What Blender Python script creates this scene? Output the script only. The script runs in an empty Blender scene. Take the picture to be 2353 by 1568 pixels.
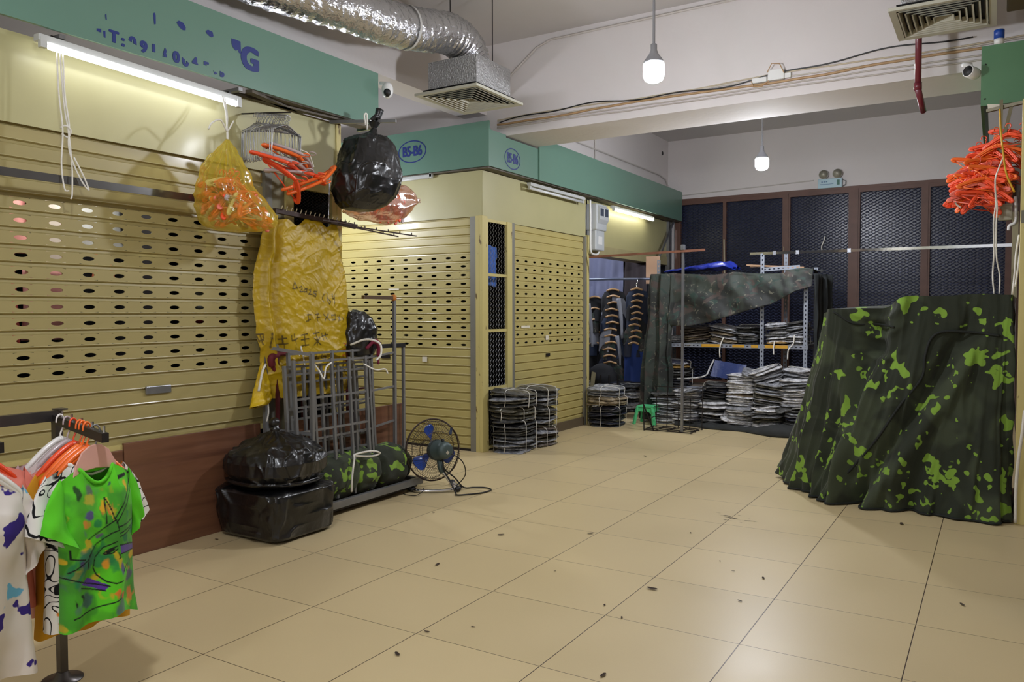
import bpy, bmesh, math, random
import numpy as np
from math import sin, cos, pi, radians, sqrt, floor as ifloor
from mathutils import Vector, Matrix, noise

# ------------------------------------------------------------------ camera, world, exposure
sc = bpy.context.scene
COL = sc.collection
cam_data = bpy.data.cameras.new('camera')
cam = bpy.data.objects.new('camera', cam_data)
COL.objects.link(cam)
cam.location = (2.6773, -3.2212, 1.3568)
cam.rotation_euler = (1.53574, 0.001766, 0.547683)
cam_data.sensor_width = 36.0
cam_data.lens = 1825.14 / 2353 * 36
cam_data.clip_start = 0.05
sc.camera = cam
sc.view_settings.view_transform = 'Standard'
sc.view_settings.look = 'None'
sc.view_settings.gamma = 1.0
sc.view_settings.use_curve_mapping = False
sc.view_settings.exposure = -0.24
sc.cycles.sample_clamp_indirect = 4.0
sc.cycles.max_bounces = 9
sc.cycles.transparent_max_bounces = 24
sc.cycles.caustics_reflective = False
sc.cycles.caustics_refractive = False

world = bpy.data.worlds.new('hall_air')
sc.world = world
world.use_nodes = True
world.node_tree.nodes['Background'].inputs[0].default_value = (0.93, 0.90, 0.90, 1)
world.node_tree.nodes['Background'].inputs[1].default_value = 0.55

BULB = 600.0      # strength of the pendant bulbs
TUBE = 14.0       # strength of the long tube
TUBE_FAR = 20.0

# ------------------------------------------------------------------ helpers
def V(*a): return Vector(a if len(a) > 1 else a[0])
def lerp(a, b, t): return a + (b - a) * t
def clamp(x, a=0.0, b=1.0): return max(a, min(b, x))
def smooth(t):
    t = clamp(t); return t * t * (3 - 2 * t)
def nz(x, y, z=0.0, s=1.0, seed=0.0): return noise.noise(Vector((x * s + seed, y * s - seed * .7, z * s + seed * 1.3)))
def fbm(x, y, z=0.0, s=1.0, seed=0.0, o=3):
    a = 0; k = 1
    for i in range(o):
        a += nz(x, y, z, s, seed + i * 7.1) * k; s *= 2.03; k *= .5
    return a

def ridge(x, y, z=0.0, s=1.0, seed=0.0, k=5.0):
    return max(0.0, 1 - abs(nz(x, y, z, s, seed))*k)**2

class MB:
    def __init__(self): self.v = []; self.f = []
    def add(self, vs, fs):
        n = len(self.v)
        self.v.extend([tuple(p) for p in vs]); self.f.extend([tuple(i + n for i in f) for f in fs]); return self
    def box(self, x0, x1, y0, y1, z0, z1):
        return self.add([(x0,y0,z0),(x1,y0,z0),(x1,y1,z0),(x0,y1,z0),(x0,y0,z1),(x1,y0,z1),(x1,y1,z1),(x0,y1,z1)],
            [(0,3,2,1),(4,5,6,7),(0,1,5,4),(1,2,6,5),(2,3,7,6),(3,0,4,7)])
    def bar(self, a, b, w, h=None, up=(0,0,1)):
        a = Vector(a); b = Vector(b); h = w if h is None else h
        d = (b - a).normalized(); u = Vector(up)
        if abs(d.dot(u)) > .98: u = Vector((1,0,0)) if abs(d.x) < .9 else Vector((0,1,0))
        s = d.cross(u).normalized() * w / 2; t = s.cross(d).normalized() * h / 2
        vs = [p + i * s + j * t for p in (a, b) for i, j in ((-1,-1),(1,-1),(1,1),(-1,1))]
        return self.add(vs, [(3,2,1,0),(4,5,6,7),(0,1,5,4),(1,2,6,5),(2,3,7,6),(3,0,4,7)])
    def tube(self, pts, r, seg=8, closed=False, caps=True):
        pts = [Vector(p) for p in pts]; n = len(pts)
        rr = r if hasattr(r, '__len__') else [r] * n
        t0 = (pts[1] - pts[0]).normalized()
        u = t0.orthogonal().normalized(); vs = []
        for i in range(n):
            if closed: t = (pts[(i+1) % n] - pts[i-1])
            else: t = pts[min(i+1, n-1)] - pts[max(i-1, 0)]
            if t.length < 1e-9: t = t0
            t = t.normalized()
            u = (u - t * u.dot(t))
            u = u.normalized() if u.length > 1e-6 else t.orthogonal().normalized()
            w = t.cross(u)
            for k in range(seg):
                a = 2 * pi * k / seg
                vs.append(pts[i] + (u * cos(a) + w * sin(a)) * rr[i])
        fs = []
        m = n if closed else n - 1
        for i in range(m):
            j = (i + 1) % n
            for k in range(seg):
                l = (k + 1) % seg
                fs.append((i*seg+k, i*seg+l, j*seg+l, j*seg+k))
        if caps and not closed:
            fs.append(tuple(range(seg-1, -1, -1))); fs.append(tuple((n-1)*seg + k for k in range(seg)))
        return self.add(vs, fs)
    def grid(self, fn, nu, nv, cu=False, cv=False, flip=False):
        U = nu if cu else nu + 1; W = nv if cv else nv + 1
        vs = [fn(i / nu, j / nv) for j in range(W) for i in range(U)]
        fs = []
        for j in range(nv):
            for i in range(nu):
                a = j*U + i; b = j*U + (i+1) % U; c = ((j+1) % W)*U + (i+1) % U; d = ((j+1) % W)*U + i
                fs.append((a,d,c,b) if flip else (a,b,c,d))
        return self.add(vs, fs)
    def lathe(self, prof, seg=24, c=(0,0,0), axis='z', mat=None):
        c = Vector(c); vs = []
        for (r, z) in prof:
            for k in range(seg):
                a = 2*pi*k/seg; p = Vector((r*cos(a), r*sin(a), z))
                if axis == 'x': p = Vector((p.z, p.x, p.y))
                elif axis == 'y': p = Vector((p.y, p.z, p.x))
                if mat is not None: p = mat @ p
                vs.append(c + p)
        fs = []
        for j in range(len(prof)-1):
            for k in range(seg):
                l = (k+1) % seg
                fs.append((j*seg+k, j*seg+l, (j+1)*seg+l, (j+1)*seg+k))
        if prof[0][0] > 1e-6: fs.append(tuple(range(seg-1,-1,-1)))
        if prof[-1][0] > 1e-6: fs.append(tuple((len(prof)-1)*seg+k for k in range(seg)))
        return self.add(vs, fs)
    def ell(self, c, r, seg=20, rings=12, fn=None):
        c = Vector(c)
        def f(u, v):
            th = 2*pi*u; ph = pi*(v-.5)
            p = Vector((r[0]*cos(th)*cos(ph), r[1]*sin(th)*cos(ph), r[2]*sin(ph)))
            if fn: p = fn(p)
            return c + p
        return self.grid(f, seg, rings, cu=True)
    def prism(self, pts, z0, z1):
        n = len(pts)
        return self.add([(x,y,z0) for x,y in pts] + [(x,y,z1) for x,y in pts],
            [tuple(range(n-1,-1,-1)), tuple(range(n,2*n))] + [(i,(i+1)%n,n+(i+1)%n,n+i) for i in range(n)])

ORG = {}
def thing(name, label, cat, loc=(0,0,0), group=None):
    o = bpy.data.objects.new(name, None); COL.objects.link(o)
    o.empty_display_size = .1
    o.location = loc; o['label'] = label; o['category'] = cat
    if group: o['group'] = group
    ORG[o.name] = Vector(loc); return o
def meshobj(name, mb, mat, org, smooth_=False):
    me = bpy.data.meshes.new(name)
    me.from_pydata([(p[0]-org.x, p[1]-org.y, p[2]-org.z) for p in mb.v], [], mb.f)
    me.validate(clean_customdata=False)
    me.update()
    if smooth_: me.polygons.foreach_set('use_smooth', [True] * len(me.polygons))
    if mat: me.materials.append(mat)
    o = bpy.data.objects.new(name, me); COL.objects.link(o); return o
def part(name, mb, mat, parent, smooth_=False, label=None, bevel=0):
    org = ORG[parent.name]
    o = meshobj(name, mb, mat, org, smooth_); o.parent = parent
    ORG[o.name] = org
    if label: o['label'] = label
    if bevel:
        b = o.modifiers.new('bevel', 'BEVEL'); b.width = bevel; b.segments = 2; b.limit_method = 'ANGLE'
    return o
def single(name, mb, mat, label, cat, group=None, smooth_=False, bevel=0, solid=0):
    a = np.array([tuple(p) for p in mb.v]); lo = a.min(0); hi = a.max(0)
    org = Vector(((lo[0]+hi[0])/2, (lo[1]+hi[1])/2, lo[2]))
    o = meshobj(name, mb, mat, org, smooth_); o.location = org
    ORG[o.name] = org
    o['label'] = label; o['category'] = cat
    if group: o['group'] = group
    if bevel:
        b = o.modifiers.new('bevel', 'BEVEL'); b.width = bevel; b.segments = 2; b.limit_method = 'ANGLE'
    if solid:
        s = o.modifiers.new('thickness', 'SOLIDIFY'); s.thickness = solid; s.offset = 0
    return o
def struct(name, mb, mat, parent=None, smooth_=False, bevel=0):
    if parent: o = part(name, mb, mat, parent, smooth_, bevel=bevel)
    else:
        o = meshobj(name, mb, mat, Vector((0,0,0)), smooth_); ORG[o.name] = Vector((0,0,0))
        o['kind'] = 'structure'
    return o
def dup(root, loc=None, rot=None, label=None, group=None, mat_part=None):
    r = root.copy(); COL.objects.link(r)
    if loc is not None: r.location = loc
    if rot is not None: r.rotation_euler = rot
    if label: r['label'] = label
    if group: r['group'] = group
    for ch in list(root.children):
        c = ch.copy(); COL.objects.link(c); c.parent = r
        for g in list(ch.children):
            d = g.copy(); COL.objects.link(d); d.parent = c
    return r

# ------------------------------------------------------------------ materials (all procedural)
def lin(c):
    return tuple(((x/12.92) if x <= .04045 else ((x+.055)/1.055)**2.4) for x in c)
def rgb(r, g, b): return lin((r/255, g/255, b/255))
MATS = {}
def M(name, col, rough=.6, metal=0.0, var=.08, vs=6.0, bump=0.0, bs=60.0, spec=.5, coat=0.0, trans=0.0, alpha=1.0, sheen=0.0, col2=None, c2s=3.0, c2lo=.5, c2hi=.6, stretch=(1,1,1), rvar=0.0):
    if name in MATS: return MATS[name]
    m = bpy.data.materials.new(name); m.use_nodes = True
    nt = m.node_tree; N = nt.nodes; L = nt.links
    b = N['Principled BSDF']
    tc = N.new('ShaderNodeTexCoord'); mp = N.new('ShaderNodeMapping'); mp.inputs['Scale'].default_value = stretch
    L.new(tc.outputs['Object'], mp.inputs['Vector'])
    no = N.new('ShaderNodeTexNoise'); no.inputs['Scale'].default_value = vs; no.inputs['Detail'].default_value = 4
    L.new(mp.outputs[0], no.inputs['Vector'])
    mr = N.new('ShaderNodeMapRange'); mr.inputs['From Min'].default_value = .25; mr.inputs['From Max'].default_value = .75
    mr.inputs['To Min'].default_value = 1 - var; mr.inputs['To Max'].default_value = 1 + var
    L.new(no.outputs['Fac'], mr.inputs['Value'])
    mul = N.new('ShaderNodeVectorMath'); mul.operation = 'SCALE'
    if col2 is not None:
        n2 = N.new('ShaderNodeTexNoise'); n2.inputs['Scale'].default_value = c2s; n2.inputs['Detail'].default_value = 3
        L.new(mp.outputs[0], n2.inputs['Vector'])
        r2 = N.new('ShaderNodeMapRange'); r2.inputs['From Min'].default_value = c2lo; r2.inputs['From Max'].default_value = c2hi
        L.new(n2.outputs['Fac'], r2.inputs['Value'])
        mx = N.new('ShaderNodeMix'); mx.data_type = 'RGBA'
        mx.inputs[6].default_value = (*col, 1); mx.inputs[7].default_value = (*col2, 1)
        L.new(r2.outputs[0], mx.inputs[0]); L.new(mx.outputs[2], mul.inputs[0])
    else:
        mul.inputs[0].default_value = col
    L.new(mr.outputs[0], mul.inputs['Scale']); L.new(mul.outputs[0], b.inputs['Base Color'])
    b.inputs['Roughness'].default_value = rough; b.inputs['Metallic'].default_value = metal
    if rvar:
        rr = N.new('ShaderNodeMapRange'); rr.inputs['From Min'].default_value = .3; rr.inputs['From Max'].default_value = .7
        rr.inputs['To Min'].default_value = max(rough - rvar, .02); rr.inputs['To Max'].default_value = rough + rvar
        L.new(no.outputs['Fac'], rr.inputs['Value']); L.new(rr.outputs[0], b.inputs['Roughness'])
    b.inputs['Specular IOR Level'].default_value = spec
    b.inputs['Coat Weight'].default_value = coat; b.inputs['Coat Roughness'].default_value = .15
    b.inputs['Transmission Weight'].default_value = trans
    b.inputs['Sheen Weight'].default_value = sheen
    b.inputs['Alpha'].default_value = alpha
    if bump:
        bn = N.new('ShaderNodeTexNoise'); bn.inputs['Scale'].default_value = bs; bn.inputs['Detail'].default_value = 3
        L.new(mp.outputs[0], bn.inputs['Vector'])
        bp = N.new('ShaderNodeBump'); bp.inputs['Strength'].default_value = bump; bp.inputs['Distance'].default_value = .02
        L.new(bn.outputs['Fac'], bp.inputs['Height']); L.new(bp.outputs[0], b.inputs['Normal'])
    MATS[name] = m; return m
def emit(name, col, strength):
    m = bpy.data.materials.new(name); m.use_nodes = True; nt = m.node_tree
    nt.nodes.remove(nt.nodes['Principled BSDF'])
    e = nt.nodes.new('ShaderNodeEmission'); e.inputs[0].default_value = (*col, 1); e.inputs[1].default_value = strength
    nt.links.new(e.outputs[0], nt.nodes['Material Output'].inputs[0]); MATS[name] = m; return m
def painted(name, rough=.8, bump=.15, bs=260, spec=.3, sheen=.1, var=.05):
    """fabric whose print is stored as a colour attribute"""
    m = bpy.data.materials.new(name); m.use_nodes = True; N = m.node_tree.nodes; L = m.node_tree.links; b = N['Principled BSDF']
    a = N.new('ShaderNodeAttribute'); a.attribute_name = 'print'
    L.new(a.outputs['Color'], b.inputs['Base Color'])
    b.inputs['Roughness'].default_value = rough; b.inputs['Specular IOR Level'].default_value = spec; b.inputs['Sheen Weight'].default_value = sheen
    tc = N.new('ShaderNodeTexCoord'); n = N.new('ShaderNodeTexNoise'); n.inputs['Scale'].default_value = bs
    L.new(tc.outputs['Object'], n.inputs['Vector'])
    bp = N.new('ShaderNodeBump'); bp.inputs['Strength'].default_value = bump; bp.inputs['Distance'].default_value = .004
    L.new(n.outputs['Fac'], bp.inputs['Height']); L.new(bp.outputs[0], b.inputs['Normal'])
    MATS[name] = m; return m
def paint(o, cols):
    me = o.data; at = me.color_attributes.new('print', 'FLOAT_COLOR', 'POINT')
    a = np.ones((len(me.vertices), 4), dtype=np.float32); a[:, :3] = cols; at.data.foreach_set('color', a.ravel())
def film(name, col, opac=.35, rough=.12, bump=.5, bs=18.0, gloss=.25, rim=1.0):
    """thin see-through plastic film: glossy coat over tinted, partly clear sheet"""
    m = bpy.data.materials.new(name); m.use_nodes = True; N = m.node_tree.nodes; L = m.node_tree.links
    N.remove(N['Principled BSDF'])
    tr = N.new('ShaderNodeBsdfTransparent'); tr.inputs[0].default_value = (*[lerp(1, c, .45) for c in col], 1)
    df = N.new('ShaderNodeBsdfDiffuse'); df.inputs[0].default_value = (*col, 1)
    tl = N.new('ShaderNodeBsdfTranslucent'); tl.inputs[0].default_value = (*col, 1)
    gl = N.new('ShaderNodeBsdfGlossy'); gl.inputs['Roughness'].default_value = rough; gl.inputs[0].default_value = (1, 1, 1, 1)
    m1 = N.new('ShaderNodeMixShader'); m1.inputs[0].default_value = .5; L.new(df.outputs[0], m1.inputs[1]); L.new(tl.outputs[0], m1.inputs[2])
    m2 = N.new('ShaderNodeMixShader'); L.new(tr.outputs[0], m2.inputs[1]); L.new(m1.outputs[0], m2.inputs[2])
    tc = N.new('ShaderNodeTexCoord'); n = N.new('ShaderNodeTexNoise'); n.inputs['Scale'].default_value = bs; n.inputs['Detail'].default_value = 5
    n.inputs['Distortion'].default_value = 1.2
    L.new(tc.outputs['Object'], n.inputs['Vector'])
    bp = N.new('ShaderNodeBump'); bp.inputs['Strength'].default_value = bump; bp.inputs['Distance'].default_value = .03
    L.new(n.outputs['Fac'], bp.inputs['Height']); L.new(bp.outputs[0], gl.inputs['Normal']); L.new(bp.outputs[0], df.inputs['Normal'])
    lw = N.new('ShaderNodeLayerWeight'); lw.inputs[0].default_value = .35
    mr = N.new('ShaderNodeMapRange'); mr.inputs['To Min'].default_value = opac; mr.inputs['To Max'].default_value = min(1, opac + .5 * rim)
    L.new(lw.outputs['Facing'], mr.inputs['Value']); L.new(mr.outputs[0], m2.inputs[0])
    fr = N.new('ShaderNodeFresnel'); fr.inputs[0].default_value = 1.5; L.new(bp.outputs[0], fr.inputs['Normal'])
    ad = N.new('ShaderNodeMath'); ad.operation = 'MULTIPLY_ADD'; ad.use_clamp = True; ad.inputs[1].default_value = .5; ad.inputs[2].default_value = gloss * .15
    L.new(fr.outputs[0], ad.inputs[0])
    m3 = N.new('ShaderNodeMixShader'); L.new(ad.outputs[0], m3.inputs[0]); L.new(m2.outputs[0], m3.inputs[1]); L.new(gl.outputs[0], m3.inputs[2])
    L.new(m3.outputs[0], N['Material Output'].inputs[0]); MATS[name] = m; return m

WALL = M('wall_paint', rgb(216, 210, 208), .85, var=.03, vs=1.5, bump=.10, bs=25)
CEIL = M('ceiling_paint', rgb(200, 196, 195), .9, var=.02, vs=1.0)
CREAM = M('cream_sheet_metal', rgb(180, 174, 128), .46, var=.05, vs=2, bump=.25, bs=2.6, coat=.08, spec=.5)
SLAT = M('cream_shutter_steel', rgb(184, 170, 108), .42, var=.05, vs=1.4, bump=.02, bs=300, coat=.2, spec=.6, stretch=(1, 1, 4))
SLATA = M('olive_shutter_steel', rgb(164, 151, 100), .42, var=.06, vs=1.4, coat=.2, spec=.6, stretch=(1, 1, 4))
POST = M('cream_steel_post', rgb(198, 184, 120), .5, var=.08, vs=4, col2=rgb(110, 90, 50), c2s=22, c2lo=.66, c2hi=.72, stretch=(1, 1, .35))
GREYM = M('grey_steel', rgb(125, 125, 125), .4, metal=.6, var=.1)
DARKM = M('dark_steel', rgb(46, 42, 42), .45, metal=.5, var=.15)
GALV = M('galvanised_steel', rgb(150, 152, 158), .35, metal=.8, var=.1, vs=20)
CHROME = M('chrome', rgb(215, 215, 218), .12, metal=1, var=.03)
BROWNM = M('brown_window_paint', rgb(96, 66, 54), .55, var=.15, vs=9)
GREEN = M('green_board_paint', rgb(98, 134, 118), .4, var=.035, vs=1.2, bump=.05, bs=2, coat=.3)
BLUE = M('blue_lettering', rgb(20, 40, 116), .5, var=.04)
BLACK = M('black_paint', rgb(14, 14, 15), .5, var=.1)
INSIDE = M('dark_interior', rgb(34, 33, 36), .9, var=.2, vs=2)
WHITEP = M('white_plastic', rgb(226, 226, 224), .35, var=.02)
GREYP = M('grey_plastic', rgb(188, 192, 194), .4, var=.03)
STRING = M('white_string', rgb(225, 222, 214), .7, var=.06, vs=80)
WOODL = M('plywood', rgb(116, 78, 56), .42, var=.14, vs=5, stretch=(.6, .25, 5), col2=rgb(92, 58, 42), c2s=3.4, c2lo=.45, c2hi=.7, coat=.15, rvar=.1)
# ------------------------------------------------------------------ the setting
def floor_mat():
    m = bpy.data.materials.new('floor_tiles'); m.use_nodes = True; N = m.node_tree.nodes; L = m.node_tree.links; b = N['Principled BSDF']
    tc = N.new('ShaderNodeTexCoord'); sp = N.new('ShaderNodeSeparateXYZ'); L.new(tc.outputs['Object'], sp.inputs[0])
    def ma(op, a, b_=None, c=None):
        n = N.new('ShaderNodeMath'); n.operation = op
        for i, x in enumerate((a, b_, c)):
            if x is None: continue
            if isinstance(x, (int, float)): n.inputs[i].default_value = x
            else: L.new(x, n.inputs[i])
        return n.outputs[0]
    T = .6; ds = []; ids = []
    for ax, wd in (('X', .0019), ('Y', .0014)):
        q = ma('DIVIDE', sp.outputs[ax], T)
        fr = ma('FRACT', ma('ADD', q, .5))
        d = ma('MULTIPLY', ma('ABSOLUTE', ma('SUBTRACT', fr, .5)), T)
        ds.append(ma('DIVIDE', d, wd)); ids.append(ma('FLOOR', q))
    g = ma('MINIMUM', ds[0], ds[1])
    gm = N.new('ShaderNodeMapRange'); gm.inputs['From Min'].default_value = .8; gm.inputs['From Max'].default_value = 1.25; L.new(g, gm.inputs['Value'])
    cb = N.new('ShaderNodeCombineXYZ'); L.new(ids[0], cb.inputs[0]); L.new(ids[1], cb.inputs[1])
    wn = N.new('ShaderNodeTexWhiteNoise'); wn.noise_dimensions = '3D'; L.new(cb.outputs[0], wn.inputs['Vector'])
    no = N.new('ShaderNodeTexNoise'); no.inputs['Scale'].default_value = 1.3; no.inputs['Detail'].default_value = 5; L.new(tc.outputs['Object'], no.inputs['Vector'])
    sp2 = N.new('ShaderNodeTexNoise'); sp2.inputs['Scale'].default_value = 190; L.new(tc.outputs['Object'], sp2.inputs['Vector'])
    v = ma('ADD', ma('ADD', ma('MULTIPLY', wn.outputs['Value'], .07), ma('MULTIPLY', no.outputs['Fac'], .16)), ma('MULTIPLY', sp2.outputs['Fac'], .07))
    v = ma('ADD', v, .83)
    tile = N.new('ShaderNodeVectorMath'); tile.operation = 'SCALE'; tile.inputs[0].default_value = rgb(212, 192, 148); L.new(v, tile.inputs['Scale'])
    mx = N.new('ShaderNodeMix'); mx.data_type = 'RGBA'; mx.inputs[6].default_value = (*rgb(62, 42, 30), 1)
    L.new(gm.outputs[0], mx.inputs[0]); L.new(tile.outputs[0], mx.inputs[7]); L.new(mx.outputs[2], b.inputs['Base Color'])
    r = ma('ADD', ma('MULTIPLY', no.outputs['Fac'], .25), .25); L.new(r, b.inputs['Roughness'])
    b.inputs['Specular IOR Level'].default_value = .45
    bp = N.new('ShaderNodeBump'); bp.inputs['Strength'].default_value = .35; bp.inputs['Distance'].default_value = .002
    L.new(gm.outputs[0], bp.inputs['Height']); L.new(bp.outputs[0], b.inputs['Normal'])
    return m
struct('floor', MB().box(-6, 7, -9, 9, -.1, 0), floor_mat())
struct('ceiling', MB().box(-6, 7, -4.5, 9, 4.0, 4.1), CEIL)
struct('trim_1', MB().box(-6, 7, 3.449, 4.068, 3.095, 4.0), WALL)                 # cross beam
struct('trim_2', MB().box(-1.95, -1.68, -4.5, 3.449, 3.32, 4.0), WALL)            # beam along the stalls
struct('wall_left', MB().box(-1.95, -1.70, 4.068, 8.6, 2.76, 4.0), WALL)
struct('wall_stall_side', MB().box(-6.0, -5.8, -4.5, 9, 0, 4.0), WALL).name = 'wall_far_left'
bw = MB().box(-6, 7, 8.6, 8.75, 3.09, 4.0)
bw.box(-6, -1.56, 8.6, 8.75, 0, 3.09); bw.box(2.86, 7, 8.6, 8.75, 0, 3.09); bw.box(-1.56, 2.86, 8.6, 8.75, 0, .3)
struct('wall_back', bw, WALL)
struct('wall_right', MB().box(6.8, 7, -4.5, 9, 0, 4.0), WALL)

# windows with expanded-metal mesh
GLASS = M('night_glass', rgb(22, 26, 46), .30, var=.1, spec=.45)
MESHM = M('expanded_mesh_steel', rgb(84, 92, 128), .30, metal=.75, var=.1)
def diamond(mb, u0, u1, z0, z1, P, pw, ph, r):
    """diamond mesh: zigzag strips"""
    nu = int((u1-u0)/pw); nv = int((z1-z0)/ph)
    du = (u1-u0)/nu; dv = (z1-z0)/nv
    for i in range(nu):
        for j in range(nv):
            a = (u0+i*du, z0+(j+.5)*dv); b = (u0+(i+.5)*du, z0+(j+1)*dv); c = (u0+(i+1)*du, z0+(j+.5)*dv); d = (u0+(i+.5)*du, z0+j*dv)
            for p, q in ((a,b),(b,c),(c,d),(d,a)):
                p3 = P(*p, 0); q3 = P(*q, 0)
                dr = (q3-p3).normalized(); nrm = (P(0,0,1)-P(0,0,0)); s = dr.cross(nrm).normalized()*r
                n = len(mb.v)
                mb.add([p3-s, p3+s+nrm*r*1.5, q3+s+nrm*r*1.5, q3-s], [(0,1,2,3)])
    return mb
wx = [(-1.50, -.80), (-.80, .06), (.12, .94), (1.04, 1.83), (1.89, 2.78)]
for k, (a, b) in enumerate(wx):
    fr = MB(); z0, z1 = .3, 3.05; w = .024
    fr.box(a-.0, a+w, 8.545, 8.60, z0, z1); fr.box(b-w, b, 8.545, 8.60, z0, z1); fr.box(a+w, b-w, 8.545, 8.60, z1-.05, z1); fr.box(a+w, b-w, 8.545, 8.60, z0, z0+.05)
    if k in (0, 1, 4): pass
    wo = struct('window_%d' % (k+1), fr, BROWNM)
    part('glass_pane', MB().box(a+w, b-w, 8.60, 8.61, z0+.05, z1-.05), GLASS, wo)
    mm = diamond(MB(), a+w, b-w, z0+.05, z1-.05, lambda u, z, n: Vector((u, 8.575-n, z)), .075, .042, .0035)
    part('wire_mesh', mm, MESHM, wo)
mul = MB(); mul.box(.06, .12, 8.535, 8.60, .3, 3.05); mul.box(.94, 1.04, 8.535, 8.60, .3, 3.05); mul.box(1.83, 1.89, 8.535, 8.60, .3, 3.05); mul.box(-1.56, -1.5, 8.535, 8.6, .3, 3.05); mul.box(2.78, 2.86, 8.535, 8.6, .3, 3.05)
mul.box(-1.56, 2.86, 8.54, 8.60, 3.05, 3.09)
struct('trim_3', mul, BROWNM)
# conduits run on walls and beams
def seg_pts(pts, n=10, amp=0.0, seed=0):
    out = []
    for a, b in zip(pts[:-1], pts[1:]):
        for i in range(n):
            t = i/n; p = Vector(a).lerp(Vector(b), t)
            out.append(p + Vector((0, 0, amp*nz(p.x*2, p.y*2, p.z, 1, seed))))
    out.append(Vector(pts[-1])); return out
PIPEW = M('white_conduit', rgb(196, 190, 184), .5, var=.03)
single('conduit', MB().tube([(-1.685, 4.1, 3.42), (-1.685, 8.2, 3.43), (-1.685, 8.45, 3.40), (-1.685, 8.58, 3.28)], .011, 6), PIPEW, 'thin white conduit run along the left wall above the far green board', 'conduit')
single('conduit', MB().tube([(-1.685, 5.95, 3.15), (-1.685, 5.95, 3.99)], .007, 6), PIPEW, 'thin vertical conduit drop crossing the left wall conduit', 'conduit')
single('conduit', MB().tube([(-1.6, 8.585, 3.15), (.45, 8.585, 3.215)], .008, 6), PIPEW, 'thin white conduit on the back wall leading to the emergency light', 'conduit')
single('conduit', MB().tube([(-1.45, 3.43, 3.62), (-1.1, 3.43, 3.88), (-.95, 3.43, 3.93), (3.2, 3.43, 3.975)], .010, 6), PIPEW, 'pale conduit along the top of the cross beam just under the ceiling', 'conduit')
CBL = [(rgb(190, 176, 150), 3.255, 3.30, 'cream'), (rgb(198, 190, 178), 3.235, 3.27, 'pale grey'), (rgb(172, 140, 100), 3.215, 3.245, 'tan'), (rgb(184, 176, 166), 3.19, 3.20, 'grey'), (rgb(186, 178, 170), 3.172, 3.165, 'whitish')]
words_ = ['topmost of the pale cables', 'second of the pale cables from the top', 'tan middle cable of the bunch', 'fourth cable down, just under the tan one', 'lowest of the pale cables']
for k, (c, za, zb, w) in enumerate(CBL):
    pts = []
    for i in range(61):
        t = i/60; x = lerp(-1.55, 3.4, t)
        pts.append((x, 3.442-.002*k, lerp(za, zb, t) + .010*sin(t*14+k*1.7) * (1 if k < 3 else .3) + .006*nz(x*3, k*3)))
    single('cable', MB().tube(pts, .0062 if k != 2 else .010, 6), M('cable_%s' % w.replace(' ', '_'), c, .6), '%s clipped along the face of the cross beam' % words_[k], 'cable', 'cables along the cross beam')
pts = []
for i in range(81):
    t = i/80; x = lerp(-1.52, 2.5, t)
    pts.append((x, 3.43, 3.225 + .03*sin(t*9) + .10*t + .012*sin(t*31)))
single('cable', MB().tube(pts, .0055, 6), BLACK, 'single black cable wandering over the pale cables on the cross beam', 'cable', 'cables along the cross beam')
jb = thing('junction_box', 'white junction box with loose wires on the cross beam face', 'junction box', (1.13, 3.40, 3.24))
part('box', MB().box(1.06, 1.19, 3.41, 3.449, 3.235, 3.32), WHITEP, jb, bevel=.006)
part('terminal', MB().box(.93, 1.05, 3.42, 3.449, 3.235, 3.275), WHITEP, jb, bevel=.004)
part('terminal', MB().box(1.19, 1.24, 3.42, 3.449, 3.24, 3.28), WHITEP, jb, bevel=.004)
part('wire', MB().tube([(1.06, 3.40, 3.30), (1.10, 3.38, 3.36), (1.16, 3.39, 3.35), (1.19, 3.41, 3.28)], .004, 5), M('tan_wire', rgb(176, 140, 100), .5), jb)
part('wire', MB().tube([(.93, 3.41, 3.25), (.95, 3.40, 3.20), (1.02, 3.40, 3.195), (1.07, 3.41, 3.235)], .004, 5), MATS['tan_wire'], jb)

# pendant bulbs
BM = emit('bulb_light', (.90, .93, 1.0), BULB)
CAP = M('bulb_cap', rgb(170, 172, 180), .5)
def pendant(x, y, z, label, r=.066, lit=BM):
    t = thing('pendant_lamp', label, 'lamp', (x, y, z-.075), 'bare pendant bulbs')
    pr = [(0.0001, -.088), (.03, -.086), (.054, -.074), (r, -.045), (r, .022), (r-.004, .028)]
    part('bulb', MB().lathe([(a, b) for a, b in pr], 24, (x, y, z)), lit, t, True)
    part('cap', MB().lathe([(r, .028), (r-.004, .045), (.05, .062), (.03, .09), (.02, .115), (.02, .15), (.012, .155)], 20, (x, y, z)), CAP, t, True)
    part('cord', MB().tube([(x, y, z+.15), (x, y, 4.0)], .009, 8), CAP, t)
    return t
pendant(.808, 1.562, 2.895, 'lit bare bulb hanging in front of the cross beam, the larger-looking one')
pendant(.625, 5.0, 2.885, 'lit bare bulb hanging behind the cross beam near the far windows', .066, emit('far_bulb_light', (.90, .93, 1.0), BULB*1.35))
pendant(1.0, -2.2, 2.95, 'lit bare bulb hanging over the aisle nearest the viewpoint')
pendant(1.4, -5.5, 2.95, 'lit bare bulb hanging over the aisle behind the viewpoint')

pendant(-3.3, 2.2, 2.45, 'lit bare bulb in the side passage, hidden behind the hanging black bag', .05)


pendant(-2.5, 6.4, 2.36, 'unseen bulb added inside the open clothes stall to brighten its curtain', .03)  # added behind the header, out of sight, to brighten the stall's inside
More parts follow.
